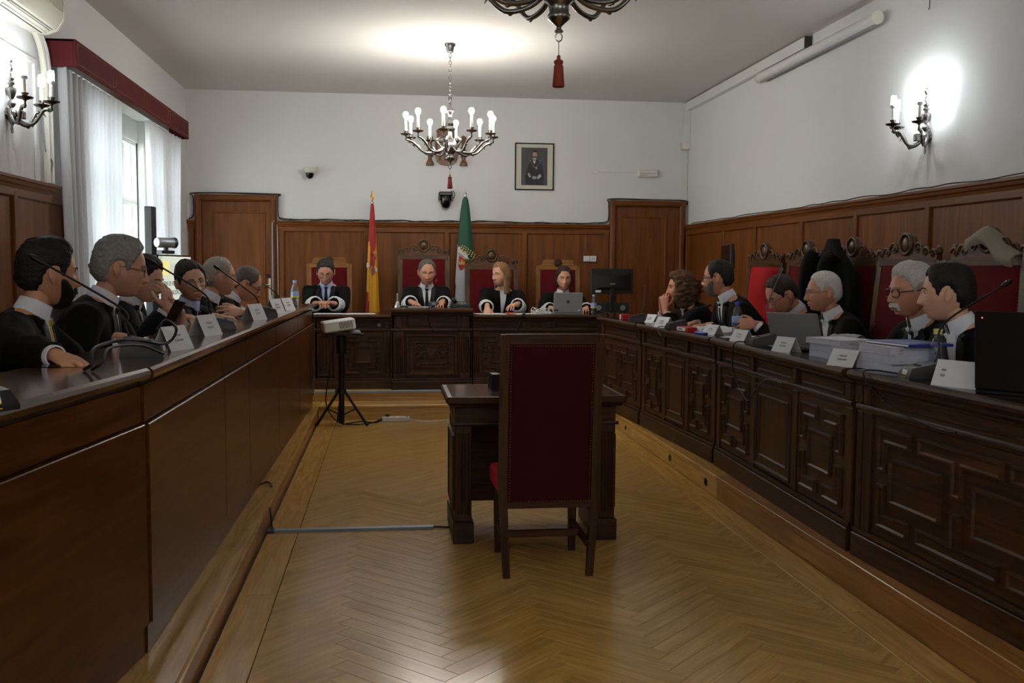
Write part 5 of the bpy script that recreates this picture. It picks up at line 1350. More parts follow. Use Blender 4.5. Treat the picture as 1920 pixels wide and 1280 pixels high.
def bottle(label, loc, kind, s=1.0):
    r = thing('water_bottle', label, 'bottle', loc, 0, 'water bottles'); r.scale = (s, s, s)
    if kind == 'pet':
        prof = [(.0, 0), (.028, 0), (.032, .006), (.032, .03), (.030, .034), (.032, .04), (.032, .05), (.030, .054), (.032, .06), (.032, .125), (.030, .14), (.022, .165), (.013, .178), (.0125, .19), (.0, .19)]
        G().lathe(prof, 20).build('bottle_body', M['clear'], r, 60); G().lathe([(.0, .002), (.030, .004), (.030, .115), (.0, .115)], 18).build('water', M['water'], r, 60)
        G().lathe([(.0328, .066), (.0332, .067), (.0332, .116), (.0328, .117)], 20).build('label_band', colm('8fa8d8', .4), r, 40); G().lathe([(.0330, .066), (.0336, .067), (.0336, .080), (.0330, .081)], 20).build('label_edge', colm('d8cc3a', .4) if 'left desk' in label or 'monitor' in label else colm('4a66b8', .4), r, 40)
        G().lathe([(.0, .19), (.0145, .19), (.0145, .206), (.0135, .208), (.0, .208)], 16).build('cap', M['bluep'] if 'right bench' in label else colm('7fb2e8', .3), r, 40)
    else:
        prof = [(.0, 0), (.033, 0), (.036, .006), (.036, .11), (.034, .13), (.022, .155), (.016, .165), (.015, .185), (.0, .185)]
        G().lathe(prof, 22).build('bottle_body', M['clear'], r, 60); G().lathe([(.0, .003), (.033, .005), (.033, .128), (.0, .128)], 18).build('water', M['water'], r, 60)
        G().lathe([(.0, .182), (.019, .182), (.019, .196), (.021, .198), (.021, .204), (.018, .206), (.0, .206)], 18).build('cap', colm('d9c77a', .35), r, 40)
    return r
bottle('water bottle with light blue cap at the far end of the left desk', (-.86, 9.32, ZL), 'pet', 1.12); bottle('small water bottle with green label beside the black monitor', (2.16, 10.42, ZJ), 'pet', 1.0)
bottle('plastic water bottle with dark blue cap on the right bench', (2.50, 6.95, ZR), 'pet', 1.15); bottle('clear bottle with yellow cap beside the black laptop', (2.46, 4.22, ZR), 'glass', 1.0)
def laptop(label, loc, rz, w, d, h, tilt, mat, logo=False):
    """lid back faces local -y"""
    r = thing('laptop', label, 'laptop', loc, rz); G().bb(-w/2, w/2, 0, d, 0, .018, .004).build('base', M[mat], r); G().box(-w/2+.02, w/2-.02, .05, d-.02, .018, .0195).build('keyboard', M['black'], r, 0)
    L = link('lid', None, r) if 0 else None
    g = G(); g.bb(-w/2, w/2, -.009, 0, 0, h, .004); o = g.build('lid', M[mat], r); o.location = (0, .004, .018); o.rotation_euler = (tilt, 0, 0)
    G().box(-w/2+.01, w/2-.01, 0, .001, .012, h-.012).build('screen', M['blackg'], o, 0)
    if logo: G().lathe([(0, 0), (.018, 0), (.018, .001), (0, .001)], 16, (0, -.009, h*.55), M=Matrix.Rotation(PI/2, 4, 'X')).build('lid_badge', M['dgrey'], o); G().box(-w/2+.005, -w/2+.05, -.0098, -.009, .02, .035).build('sticker', M['black'], o, 0); G().box(w/2-.05, w/2-.025, -.0098, -.009, .02, .034).build('sticker', M['paper'], o, 0)
    return r
M['lapg'] = pl('laptop_grey', '8e8e92', .5, .1); M['lapb'] = pl('laptop_black', '070708', .3)
laptop('silver laptop open in front of the judge at the right', (1.878, 10.40, ZJ), 0, .31, .22, .215, .12, 'lapg', True)
laptop('grey laptop open on the right bench, tilted back', (2.46, 5.78, ZR), -PI/2+.72, .33, .22, .215, .42, 'lapg')
lb_ = laptop('large black laptop open at the right edge of the photo', (2.36, 3.36, ZR), -PI/2+.62, .46, .30, .30, .10, 'lapb')
G().ball((-.20, -.010, .275), (.003, .002, .003), 8, 6).build('red_light', emis('red_led', (1, .02, .05, 1), .6), [c for c in lb_.children if c.name.startswith('lid')][0])
def docs(label, loc, rz, w, d, hs, tabs=0, seed=0, name='bound_document', cat='documents', group='bound documents on the right bench'):
    """one thing per bound volume, stacked"""
    random.seed(seed); z = loc[2]
    for i, h in enumerate(hs):
        a = rz+random.uniform(-.10, .10); dx, dy = random.uniform(-.015, .015), random.uniform(-.015, .015)
        lb = label+(', '+('bottom', 'second', 'third', 'fourth', 'top')[i if i < len(hs)-1 else 4]+' of its stack' if len(hs) > 1 else '')
        r = thing(name, lb, cat, (loc[0]+dx, loc[1]+dy, z), a, group)
        G().bb(-w/2, w/2, -d/2, d/2, .002, h-.002, .002).build('pages', M['paperb'], r); G().box(-w/2-.002, w/2+.002, -d/2-.002, d/2+.002, h-.002, h-.0005).build('cover', M['paper'], r, 0); G().box(-w/2-.002, w/2+.002, -d/2-.002, d/2+.002, 0, .002).build('cover', M['paper'], r, 0)
        sp_ = G()
        for k in range(14): sp_.tube([(-w/2+.004+.010*math.cos(t), -d/2+.012+(d-.024)*k/13, h/2+(h/2+.002)*math.sin(t)) for t in np.linspace(0, 2*PI, 10, endpoint=False)], .0012, 5, closed=True)
        o = sp_.build('spiral', M['dgrey'], r, 60); o['kind'] = 'stuff'
        for k in range(tabs):
            c = ('pink', 'green', 'yellow', 'orange')[(k+i) % 4]; yy = random.uniform(-d/2+.02, d/2-.02); zz = random.uniform(.006, h-.006)
            G().box(w/2-.01, w/2+.010, yy, yy+.014, zz, zz+.0008).build('index_tab', M[c], r, 0)
        z += h+.0005
    return z
docs('white bound volume with coloured tabs near the grey laptop', (2.40, 5.08, ZR), -PI/2+.1, .30, .215, [.038, .036, .030], 4, 1)
docs('thick white bound volume beneath the blue folder', (2.36, 4.42, ZR), -PI/2+.05, .30, .22, [.042, .040, .036], 3, 5)
zt_ = ZR+.121
f_ = thing('folder', 'blue folder on top of the bound volumes', 'folder', (2.42, 4.40, zt_), -PI/2+.15); G().bb(-.16, .16, -.12, .12, 0, .014, .003).build('cover', M['blue'], f_); G().box(-.155, .155, -.1215, -.115, .003, .011).build('pages', M['paper'], f_, 0)
docs('white bound volume behind the clear bottle', (2.58, 4.05, ZR), -PI/2, .24, .2, [.03, .028], 2, 9)
docs('white bound volume at the very right edge under the black laptop', (2.32, 2.98, ZR), -PI/2+.2, .30, .22, [.034, .03], 3, 12)
def papers(label, loc, rz, w=.21, d=.297, n=4, seed=0, mat='paper'):
    random.seed(seed); r = thing('papers', label, 'papers', loc, rz)
    for i in range(n):
        o = G().box(-w/2, w/2, -d/2, d/2, 0, .0012).build('sheet', M[mat], r, 0); o.location = (random.uniform(-.03, .03), random.uniform(-.03, .03), .0014*i); o.rotation_euler = (0, 0, random.uniform(-.2, .2))
        if i == n-1:
            for k in range(5): G().box(-w*.36, w*random.uniform(.1, .36), .10-.035*k, .106-.035*k, .0012, .0014).build('text_line', M['grey'], o, 0)
    return r
papers('white papers in front of the judge with glasses', (-.60, 10.44, ZJ), PI/2, seed=1); papers('white papers between the judge with glasses and the flag', (-.31, 10.46, ZJ), PI/2+.1, n=3, seed=2)
papers('papers in front of the middle judge', (.33, 10.50, ZM), PI/2, .15, .22, 3, 3); papers('papers in front of the blonde judge', (1.06, 10.46, ZJ), PI/2, n=3, seed=4); papers('loose papers beside the orange marker', (1.42, 10.45, ZJ), PI/2+.2, n=4, seed=5)
papers('spread white papers before the curly haired woman', (2.36, 8.12, ZR), .2, n=7, seed=6); papers('white papers at the far end of the right bench', (2.42, 8.42, ZR), 1.2, n=5, seed=7); papers('loose papers beside the blue pen', (2.45, 6.55, ZR), .6, n=5, seed=8); papers('papers under the hands of the man looking down', (2.50, 6.65, ZR), 1.4, n=4, seed=9)
bo_ = thing('open_book', 'thick open book lying on the right bench', 'book', (2.45, 7.28, ZR), -PI/2+.3)
for s in (-1, 1):
    g = G(); top = [(s*(.004+.20*u), .035*math.sin(PI*min(1, u*1.1))**.6*(1-.5*u)+.012) for u in np.linspace(0, 1, 12)]
    prof = [(s*.004, 0)]+top+[(s*.204, 0)]; g.loft([[(x, y, z) for x, z in prof] for y in (-.14, .14)]); g.build('page_block', M['paper'], bo_, 40)
bx_ = thing('book', 'red and white boxed book at the edge of the right bench', 'book', (2.27, 7.36, ZR), -PI/2+.2); G().bb(-.09, .09, -.06, .06, 0, .035, .003).build('cover', M['redp'], bx_); G().box(-.085, .05, -.0615, -.058, .006, .030).build('label', M['paper'], bx_, 0); G().box(-.06, 0, -.0625, -.0615, .014, .022).build('lettering', M['ink'], bx_, 0)
rf = thing('folder', 'red folder lying at the far end of the right bench', 'folder', (2.48, 8.95, ZR), -PI/2); G().bb(-.16, .16, -.11, .11, 0, .02, .004).build('cover', M['redp'], rf); G().box(-.15, .15, -.108, -.111, .004, .016).build('pages', M['paper'], rf, 0)
tb_ = thing('tissue_box', 'small red and white box at the far corner of the right bench', 'box', (2.20, 9.15, ZR), -PI/2); G().bb(-.06, .06, -.04, .04, 0, .05, .003).build('carton', M['redp'], tb_); G().box(-.05, -.005, -.0415, -.039, .005, .045).build('label', M['paper'], tb_, 0)
pn = thing('marker_pen', 'blue marker pen at the edge of the right bench', 'pen', (2.25, 7.02, ZR+.009), -PI/2+.25); G().tube([(-.07, 0, 0), (.05, 0, 0)], .009, 10).build('barrel', M['bluep'], pn); G().tube([(.05, 0, 0), (.085, 0, 0), (.09, 0, 0)], [.0095, .009, .006], 10).build('cap', M['blue'], pn)
om = thing('highlighter', 'orange highlighter on the right wing of the judges bench', 'pen', (1.26, 10.40, ZJ+.010), .1); G().tube([(-.05, 0, 0), (.03, 0, 0)], .010, 10).build('barrel', M['orange'], om); G().tube([(.03, 0, 0), (.06, 0, 0)], [.011, .009], 10).build('cap', M['orange'], om)
mo = thing('computer_mouse', 'black computer mouse behind the name cards on the right bench', 'mouse', (2.52, 6.36, ZR), 1.4); G().loft([[(w*math.cos(t), l*math.sin(t), z) for t in np.linspace(0, 2*PI, 18, endpoint=False)] for z, w, l in ((0, .032, .052), (.012, .033, .054), (.028, .026, .042), (.036, .010, .018))]).build('shell', M['black'], mo, 60); G().bb(-.003, .003, .015, .032, .028, .037, .001).build('wheel', M['grey'], mo)
kb = thing('keyboard', 'black keyboard tray on the right bench beside the grey laptop', 'keyboard', (2.36, 5.62, ZR), -PI/2+.2); G().bb(-.16, .16, -.06, .06, 0, .016, .004).build('case', M['black'], kb); G().box(-.15, .15, -.05, .05, .016, .018).build('keys', M['dgrey'], kb, 0)
sp = thing('loose_papers', 'crumpled grey sheet held by the man with the white moustache', 'paper', (2.52, 5.30, ZR+.01), .4)
G().grid(lambda u, v: (lerp(-.13, .13, u), lerp(-.1, .1, v), .02+.075*math.sin(PI*u*.9)**1.3+.012*math.sin(u*11+v*6)), 16, 10).build('sheet', colm('a9aab2', .7), sp, 60)
bell = thing('hand_bell', 'small silver hand bell on the raised middle bench', 'bell', (.085, 10.48, ZM)); G().lathe([(.0, .001), (.036, .0), (.034, .012), (.024, .03), (.020, .055), (.010, .064), (.0, .065)], 20).build('bell_cup', M['steel'], bell, 60); G().lathe([(.005, .06), (.009, .07), (.006, .08), (.009, .10), (.006, .125), (.008, .14), (.0, .148)], 12).build('handle', M['steel'], bell, 60)
ph = thing('desk_telephone', 'dark desk telephone at the right end of the middle bench', 'telephone', (.755, 10.62, ZM), .1); G().loft([[(-.09, -.08, z), (.09, -.08, z), (.09, .09, z+k), (-.09, .09, z+k)] for z, k in ((0, 0), (.025, .03))]).build('body', M['dgrey'], ph, 30); G().tube(bez([(-.07, -.07, .055), (-.07, -.03, .075), (-.07, .04, .085), (-.07, .08, .075)], 5), [.022]+[.018]*14+[.022], 10).build('handset', M['black'], ph, 60)
for i in range(3):
    for j in range(4): G().bb(-.02+.028*i, -.002+.028*i, -.05+.026*j, -.034+.026*j, .028+.004*j, .036+.0045*j, .002).build('key', M['grey'], ph)
md = thing('desk_pad', 'dark writing pad under the hands of the middle judge', 'pad', (.22, 10.58, ZM), .0); G().bb(-.11, .11, -.07, .09, 0, .012, .003).build('pad', colm('1d2a2c', .4), md)
random.seed(21)
wc = thing('white_cables', 'tangle of white cables beside the silver laptop', 'cable', (1.60, 10.50, ZJ))
for k in range(5):
    P = [(random.uniform(-.12, .14), random.uniform(-.08, .1), .006+random.uniform(0, .07)*(i % 2)) for i in range(7)]
    G().tube(bez(P, 5), .004, 6).build('cable', M['white'], wc, 60)
def monitor(label, loc, rz, w, h, stand, tilt=0, badge=True):
    """back faces local -y"""
    r = thing('monitor', label, 'monitor', loc, rz); G().bb(-w/2, w/2, -.015, .02, stand, stand+h, .006).build('housing', M['black'], r); G().loft([[(-w*k/2, y, stand+h*(.5-k*.4)), (w*k/2, y, stand+h*(.5-k*.4)), (w*k/2, y, stand+h*(.5+k*.4)), (-w*k/2, y, stand+h*(.5+k*.4))] for k, y in ((.9, -.014), (.6, -.04))][::-1]).build('back_bulge', M['black'], r, 30)
    G().box(-w/2+.012, w/2-.012, .0195, .021, stand+.015, stand+h-.012).build('screen', M['blackg'], r, 0)
    G().bb(-.025, .025, -.03, .0, .01, stand+.06, .004).build('neck', M['black'], r); G().lathe([(0, 0), (.11, 0), (.10, .012), (0, .016)], 22, (0, .02, 0)).build('stand_foot', M['black'], r, 40)
    if badge: G().box(-.03, .03, -.0412, -.040, stand+h*.38, stand+h*.42).build('brand_mark', M['grey'], r, 0); G().box(-w/2+.05, -w/2+.11, -.0165, -.015, stand+.015, stand+.045).build('sticker', M['paper'], r, 0)
    return r
monitor('black computer monitor seen from behind at the right end of the judges bench', (2.43, 10.75, ZJ), 0, .47, .275, .21)
bxs = thing('equipment_box', 'dark patterned equipment box under the black monitor', 'box', (2.44, 10.86, ZJ)); G().bb(-.20, .20, -.05, .06, 0, .11, .006).build('case', colm('20292c', .5), bxs)
for x in (-.14, .13): G().lathe([(.014, 0), (.03, 0), (.03, .004), (.014, .004)], 16, (x, -.05, .055), M=Matrix.Rotation(PI/2, 4, 'X')).build('fan_ring', M['grey'], bxs)
cbb = tag(G().tube(bez([(2.06, 10.42, 1.038), (2.14, 10.36, 1.08), (2.20, 10.44, 1.05), (2.28, 10.38, 1.11), (2.36, 10.46, 1.04)], 6), .005, 6).build('cable', M['rubber'], None, 60), 'black cable tangle below the black monitor', 'cable')
monitor('black monitor seen edge on beside the bright red chair', (3.00, 8.62, 1.0), PI/2-.15, .45, .28, .46, badge=False)
st = thing('side_table', 'small dark table by the wall under the edge on monitor', 'table', (3.00, 8.62, DZ)); G().bb(-.22, .22, -.25, .25, .69, .73, .004).build('tabletop', M['darkx'], st)
for x in (-.19, .19):
    for y in (-.22, .22): G().bb(x-.02, x+.02, y-.02, y+.02, 0, .69, .003).build('leg', M['darkz'], st)
# cables over the edges of the benches
def cord(label, pts, r=.004, m='rubber'): return tag(G().tube(bez(pts, 7), r, 6).build('cable', M[m], None, 60), label, 'cable')
cord('black cable looping around the microphone before the man with the yellow tie', [(-1.00, 3.42, ZL+.006), (-.96, 3.36, ZL+.03), (-.97, 3.44, ZL+.075), (-.93, 3.70, ZL+.085), (-.86, 3.98, ZL+.05), (-.835, 4.06, ZL+.10), (-.875, 4.06, ZL+.135), (-.90, 4.02, ZL+.10)], .006)
cord('black cable resting on the left desk beside the looped one', [(-.97, 3.40, ZL+.006), (-.93, 3.38, ZL+.035), (-.94, 3.50, ZL+.07), (-.90, 3.75, ZL+.06), (-.865, 3.96, ZL+.012)], .005)
cord('black cable hanging down the front of the bench under the tall right microphone', [(2.26, 5.98, ZR+.01), (2.185, 6.08, ZR+.012), (2.178, 6.12, .98), (2.195, 6.15, .86), (2.205, 6.05, .76), (2.203, 5.90, .70), (2.203, 5.78, .78), (2.20, 5.62, .86), (2.20, 5.45, .875), (2.20, 5.36, .87)], .004)
cord('black cable hanging on the nearest right bench panel', [(2.27, 4.10, ZR+.008), (2.20, 4.30, ZR+.012), (2.14, 4.28, ZR-.0), (2.16, 4.22, .97), (2.18, 4.02, .90), (2.19, 3.75, .875), (2.20, 3.62, .875)], .004)
cord('thin brown cable over the bench edge before the curly haired woman', [(2.23, 7.75, ZR+.008), (2.16, 7.82, ZR+.012), (2.145, 7.78, ZR-.03), (2.15, 7.70, ZR-.06)], .003)
cord('black cable hanging on the front of the middle judges bench', [(.42, 10.44, ZM+.006), (.40, 10.165, ZM+.006), (.395, 10.16, 1.02), (.43, 10.20, .90), (.55, 10.19, .84), (.66, 10.19, .845), (.72, 10.195, .90)], .004)
# ------------------------------------------------------------------ projector on tripod, floor things
tr = thing('tripod_stand', 'black folding tripod stand carrying the projector', 'tripod', (-.453, 9.56, 0), .2)
G().tube([(0, 0, .03), (0, 0, .88)], .026, 14).build('column', M['blackm'], tr); G().tube([(0, 0, .70), (0, 0, .86)], .045, 14).build('top_tube', M['blackm'], tr); G().bb(-.16, .20, -.11, .11, .875, .89, .004).build('tray', M['blackm'], tr); G().lathe([(0, .32), (.045, .32), (.045, .36), (0, .36)], 14).build('collar', M['black'], tr)
for a in (PI*.92+.0, PI*1.95, PI*.5):
    c, s = math.cos(a), math.sin(a); G().tube([(.03*c, .03*s, .335), (.235*c, .235*s, .012)], .013, 10).build('leg', M['blackm'], tr); G().tube([(.02*c, .02*s, .11), (.13*c, .13*s, .165)], .007, 8).build('brace', M['blackm'], tr); G().ball((.238*c, .238*s, .014), .017, 8, 6).build('rubber_foot', M['rubber'], tr)
G().tube([(-.06, 0, .34), (-.04, 0, .34)], .018, 10).build('knob', M['black'], tr)
pj = thing('projector', 'small white projector tilted on the tripod tray', 'projector', (-.475, 9.54, .892), .22)
g = G().bb(-.15, .15, -.10, .10, 0, .105, .012); g.build('case', M['white'], pj).rotation_euler = (0, -.13, 0)
pj.location.z = .915
pcs = pj.children[0]
for i in range(9): G().bb(.0+.014*i, .006+.014*i, -.1025, -.099, .022, .084, .001).build('vent_slot', M['dgrey'], pcs)
G().lathe([(.02, 0), (.03, 0), (.03, .012), (.02, .012)], 16, (-.10, .10, .045), M=Matrix.Rotation(-PI/2, 4, 'X')).build('lens_ring', M['dgrey'], pcs); G().tube([(-.10, 0, -.025), (-.10, 0, .004)], .012, 10).build('front_foot', M['grey'], pj); G().tube([(.11, 0, -.025), (.11, 0, .03)], .012, 10).build('rear_foot', M['grey'], pj)
mm = thing('computer_mouse', 'grey computer mouse beside the projector on the tray', 'mouse', (-.315, 9.49, .892), 1.2); G().loft([[(w*math.cos(t), l*math.sin(t), z) for t in np.linspace(0, 2*PI, 16, endpoint=False)] for z, w, l in ((0, .03, .05), (.014, .031, .052), (.03, .02, .036), (.034, .008, .014))]).build('shell', M['grey'], mm, 60); G().bb(-.003, .003, .012, .03, .026, .034, .001).build('wheel', M['black'], mm)
ps_ = thing('power_strip', 'white power strip on the floor before the dais step', 'power strip', (.06, 9.82, 0), .03); G().bb(-.135, .135, -.03, .03, 0, .048, .006).build('case', M['white'], ps_)
for k in range(4): G().lathe([(.014, .0485), (.019, .0485), (.019, .051), (.014, .051)], 14, (-.09+.055*k, 0, 0)).build('socket', M['cream'], ps_)
G().bb(.10, .122, -.012, .012, .047, .052, .002).build('switch', M['dgrey'], ps_); G().bb(-.10, -.06, -.018, .018, .051, .075, .006).build('plug', M['black'], ps_)
cord('black power cables from the tripod to the power strip', [(-.52, 9.56, .80), (-.58, 9.58, .45), (-.60, 9.60, .2), (-.50, 9.66, .03), (-.35, 9.62, .006), (-.18, 9.70, .006), (-.06, 9.84, .03), (-.03, 9.82, .07)], .006)
cord('second black cable lying between the tripod and the power strip', [(-.45, 9.64, .006), (-.28, 9.80, .006), (-.14, 9.72, .006), (-.075, 9.80, .02)], .006)
cord('white cable running from the power strip behind the witness table', [(.20, 9.82, .02), (.34, 9.72, .006), (.48, 9.76, .006), (.62, 9.86, .006), (.9, 9.84, .006)], .006, 'white')
fs = thing('floor_cable_cover', 'grey aluminium cable cover strip lying across the parquet', 'cable cover', (-.68, 5.71, 0), -.002); G().prism([(-.0, 0), (.935, 0), (.935, .001), (0, .001)], -.032, .032, 1)
g = G(); g.loft([[(x, -.034, 0), (x, -.022, .014), (x, .022, .014), (x, .034, 0)] for x in (0, .93)]); g.build('profile', M['alu'], fs, 30); G().bb(-.012, .03, -.036, .036, 0, .016, .003).build('end_piece', colm('2c4a55', .4), fs)
cord('black cable entering the witness table from the floor strip', [(.25, 5.71, .008), (.30, 5.70, .008), (.36, 5.69, .006), (.42, 5.69, .006)], .006)
cord('black cables coming out of the step riser at the floor strip', [(-.70, 5.86, .125), (-.685, 5.80, .09), (-.675, 5.76, .04), (-.665, 5.715, .014)], .006)
cord('short black cable end on the left step tread', [(-.81, 6.26, SZ+.006), (-.76, 6.30, SZ+.014), (-.73, 6.24, SZ+.010), (-.725, 6.20, SZ+.008)], .006)
# ------------------------------------------------------------------ screen trolley by the window
tv = thing('display_trolley', 'flat screen on a dark trolley before the window showing a videoconference notice', 'television', (-2.04, 9.82, DZ), PI/2-.10)
W2, H2, z0 = .50, .56, .79
G().bb(-W2, W2, -.022, .03, z0, z0+H2, .006).build('screen_housing', M['blackg'], tv)
scr = G().box(-W2+.015, W2-.015, -.0235, -.021, z0+.02, z0+H2-.015).build('screen', emis('screen_glow', (.66, .80, .62, 1), .10), tv, 0)
G().box(-W2+.06, -W2+.30, -.0250, -.0236, z0+H2-.19, z0+H2-.06).build('yellow_emblem', emis('screen_yellow', (.85, .68, .02, 1), .13), scr, 0)
G().box(-W2+.32, W2-.2, -.0250, -.0236, z0+H2-.16, z0+H2-.08).build('grey_band', emis('screen_band', (.6, .7, .55, 1), .09), scr, 0)
ink = pl('screen_ink', '26302c', .6)
for i, s in enumerate(('SISTEMA DE VIDEOCONFERENCIA', 'ADMINISTRACION DE JUSTICIA')): text('screen_text', s, .058, ink, scr, (0.0, -.0245, z0+H2-.27-.085*i), (PI/2, 0, 0))
for s in (-1, 1): G().bb(s*.25-.03, s*.25+.03, .03, .06, .05, z0+H2*.8, .006).build('upright', M['blackm'], tv); G().bb(s*.25-.03, s*.25+.03, -.22, .3, 0, .05, .008).build('foot', M['blackm'], tv)
G().bb(-.28, .28, .03, .06, .4, .45, .004).build('crossbar', M['blackm'], tv)
G().bb(-.48, -.36, .03, .10, .3, 1.78, .006).build('loudspeaker_column', M['black'], tv)
vc = thing('video_camera', 'silver video conference camera on top of the flat screen', 'camera', (-2.04+.035, 9.36, DZ+z0+H2+.004), PI/2-.7); G().bb(-.07, .07, -.04, .04, 0, .03, .006).build('stand', M['black'], vc); G().tube([(0, 0, .03), (0, 0, .06)], .02, 10).build('swivel', M['black'], vc)
G().lathe([(0, -.10), (.040, -.098), (.046, -.08), (.046, .07), (.040, .09), (0, .092)], 18, (0, 0, .10), M=Matrix.Rotation(PI/2, 4, 'Y')).build('barrel', M['alu'], vc, 50); G().lathe([(0, .07), (.048, .072), (.050, .10), (.03, .104), (0, .10)], 18, (0, 0, .10), M=Matrix.Rotation(PI/2, 4, 'Y')).build('lens_hood', M['black'], vc, 50)
# ------------------------------------------------------------------ garments hung on the right chairs
def draped(label, loc, rz, W, drop, top, mat, seed, cat='gown', name='hung_gown'):
    """cloth hung over a chair back; front towards local +y"""
    r = thing(name, label, cat, loc, rz); g = G(); n = 48; rows = 22; rings = []
    for j in range(rows):
        v = j/(rows-1); z = lerp(top, top-drop, v); ring = []
        w = W*(.16+.84*sst(0, .30, v)**.8)*(1+.12*v); d = lerp(.035, .10, sst(0, .3, v))
        for k in range(n):
            t = 2*PI*k/n; f = 1+.05*sst(.1, .5, v)*math.sin(t*9+seed+v*2)+.03*math.sin(t*17+seed)
            ring.append((w*f*abs(math.cos(t))**.8*math.copysign(1, math.cos(t)), d*f*math.sin(t)+.02*v, z-.05*v*abs(math.cos(t))**2*0+.01*noise.noise(Vector((math.cos(t)*3, v*5, seed)))))
        rings.append(ring)
    g.loft(rings); g.build('cloth', M[mat] if isinstance(mat, str) else mat, r, 60); return r
hg = draped('black gown hung over a chair by the right wall', (3.26, 7.05, DZ), PI/2+.12, .34, 1.20, 1.47, 'robe', 2.0)
sl = G(); sl.tube(bez([(-.15, .08, 1.36), (-.11, .13, 1.28), (-.12, .135, 1.1), (-.13, .13, .9)], 6), [.05]*7+[.055]*6+[.06]*6, 12); sl.build('sleeve', M['robe'], hg, 60)
sl = G(); sl.tube(bez([(.15, .08, 1.36), (.13, .13, 1.28), (.15, .135, 1.1), (.16, .13, .9)], 6), [.05]*7+[.055]*6+[.06]*6, 12); sl.build('sleeve', M['robe'], hg, 60)
jm = pl('beige_wool', '8c8474', .85, bump=.3, bscale=300)
jk = thing('hung_jacket', 'beige jacket hung on the crest of the nearest carved chair', 'jacket', (3.28, 5.26, DZ), PI/2+.12)
def jsurf(u, v, th):
    tp = 1.405+.070*math.sin(PI*min(1, u*1.35+.12))-.07*sst(.45, 1, u)
    a = lerp(-.25, 1.25, v)*PI; yy = -.078+(.055+th)*math.cos(a); zz = tp-.03+(.03+th)*math.sin(a)
    if v < .17: zz -= (.17-v)/.17*(.03-.01*u); yy += .01
    if v > .83: zz -= (v-.83)/.17*.14
    q = noise.noise(Vector((u*5, v*4, 2.2))); return (lerp(.13, -.25, u)+.012*q, yy+.012*q, zz+.014*noise.noise(Vector((u*8, v*3, 7.7))))
g = G(); nv = 18
g.loft([[jsurf(i/16, j/(nv-1), .006) for j in range(nv)]+[jsurf(i/16, j/(nv-1), -.002) for j in range(nv-1, -1, -1)] for i in range(17)])
g.build('collar_and_shoulders', jm, jk, 60)
g = G(); g.loft([[(-.33+w*math.cos(t), -.09+.05*math.sin(t)*(1+.2*math.sin(4*t)), z) for t in np.linspace(0, 2*PI, 24, endpoint=False)] for z, w in ((.35, .10), (.7, .09), (1.0, .08), (1.25, .07), (1.36, .05))]); g.build('hanging_side', jm, jk, 60)
# ------------------------------------------------------------------ the people
DESKL, DESKR = ZL+.03, ZR+.03
LP = 'lawyers at the left desk'
def hd(dx, dy): return math.atan2(-dx, dy)
def left(label, hip, head, look, body=-1.5, **k):
    a = hd(*look); person(label, (hip[0], hip[1], DZ), body, head, hp=(a-body, k.pop('pitch', .1), k.pop('roll', 0)), group=LP, **k)
    office_chair('dark office chair under the '+' '.join(label.split(',')[0].split()[:9]), (hip[0]-.04, hip[1], DZ), body)
def arms_l(y, x=-1.12, dz=0):       # forearms resting on the left worktop
    return [W_(1, (x, y-.17, DESKL+dz), (.8, .45, -.1)), W_(-1, (x, y+.17, DESKL+dz), (.8, -.45, -.1))]
left('man in a black gown with dark beard and yellow tie', (-1.66, 4.30), (-1.42, 4.39, 1.475), (.80, .60), hair='0c0b0b', hst=dict(thick=.016, amp=.007, freq=1.7, quiff=.006), beard='beard', beardc='0d0c0c', tone='c48c69', tie='c9a52a', shirt='shirtw', pitch=.05, seed=1, sc=1.07,
     arms=[W_(1, (-1.12, 3.62, DESKL-.012), (.55, -.55, -.12), (0, .1, -1), elbow=(-.6, -.6, -.5), curl=.22), W_(-1, (-1.14, 4.50, DESKL), (.8, -.4, -.1))])
left('grey haired man in a gown with thin glasses looking down, in profile', (-1.60, 4.98), (-1.30, 5.06, 1.50), (.97, .26), hair='7f7d7a', hst=dict(thick=.020, amp=.010, freq=1.5, recede=.006), tone='c59175', glasses='thin', tie='1a1418', pitch=.18, seed=2, sc=1.10, arms=[W_(1, (-1.20, 4.78, 1.13), (.8, .45, -.1)), W_(-1, (-1.06, 5.26, 1.185), (.05, -.12, 1), (-.75, -.45, .1), curl=(.3, .35, .4, .45), elbow=(-.3, .5, -.8))])
left('dark haired person hiding the face behind a raised hand', (-1.66, 6.0), (-1.44, 6.12, 1.43), (.9, -.2), hair='0c0b0c', hst=dict(thick=.022, amp=.004), tone='cd9c80', coat='suit', pitch=.25, seed=3, sc=1.03,
     arms=[W_(1, (-1.235, 5.78, 1.275), (-.05, .12, 1), (-.8, .5, .2), curl=(.45, .4, .35, .35), sleeve=.84, elbow=(.2, -.5, -.8)), W_(-1, (-1.2, 6.3, DESKL), (.8, -.4, -.1))])
left('smiling man in a gown with rimless glasses and red tie, hand on his chest', (-1.62, 7.02), (-1.33, 6.95, 1.41), (.52, -.85), hair='241d1a', hst=dict(thick=.015, amp=.003, part=1, recede=.002), tone='d09f83', glasses='thin', glassc='5a5a60', shirt='shirtb', tie='8a1420', pitch=.10, roll=.16, eyes=(.1, 0), lid=.62, seed=4, sc=1.06,
     arms=[W_(1, (-1.12, 6.74, DESKL-.01), (.8, .4, -.1)), W_(-1, (-1.02, 7.02, 1.200), (-.55, -.7, .05), (-.7, .3, -.3), curl=.3, elbow=(.3, .8, -.5))])
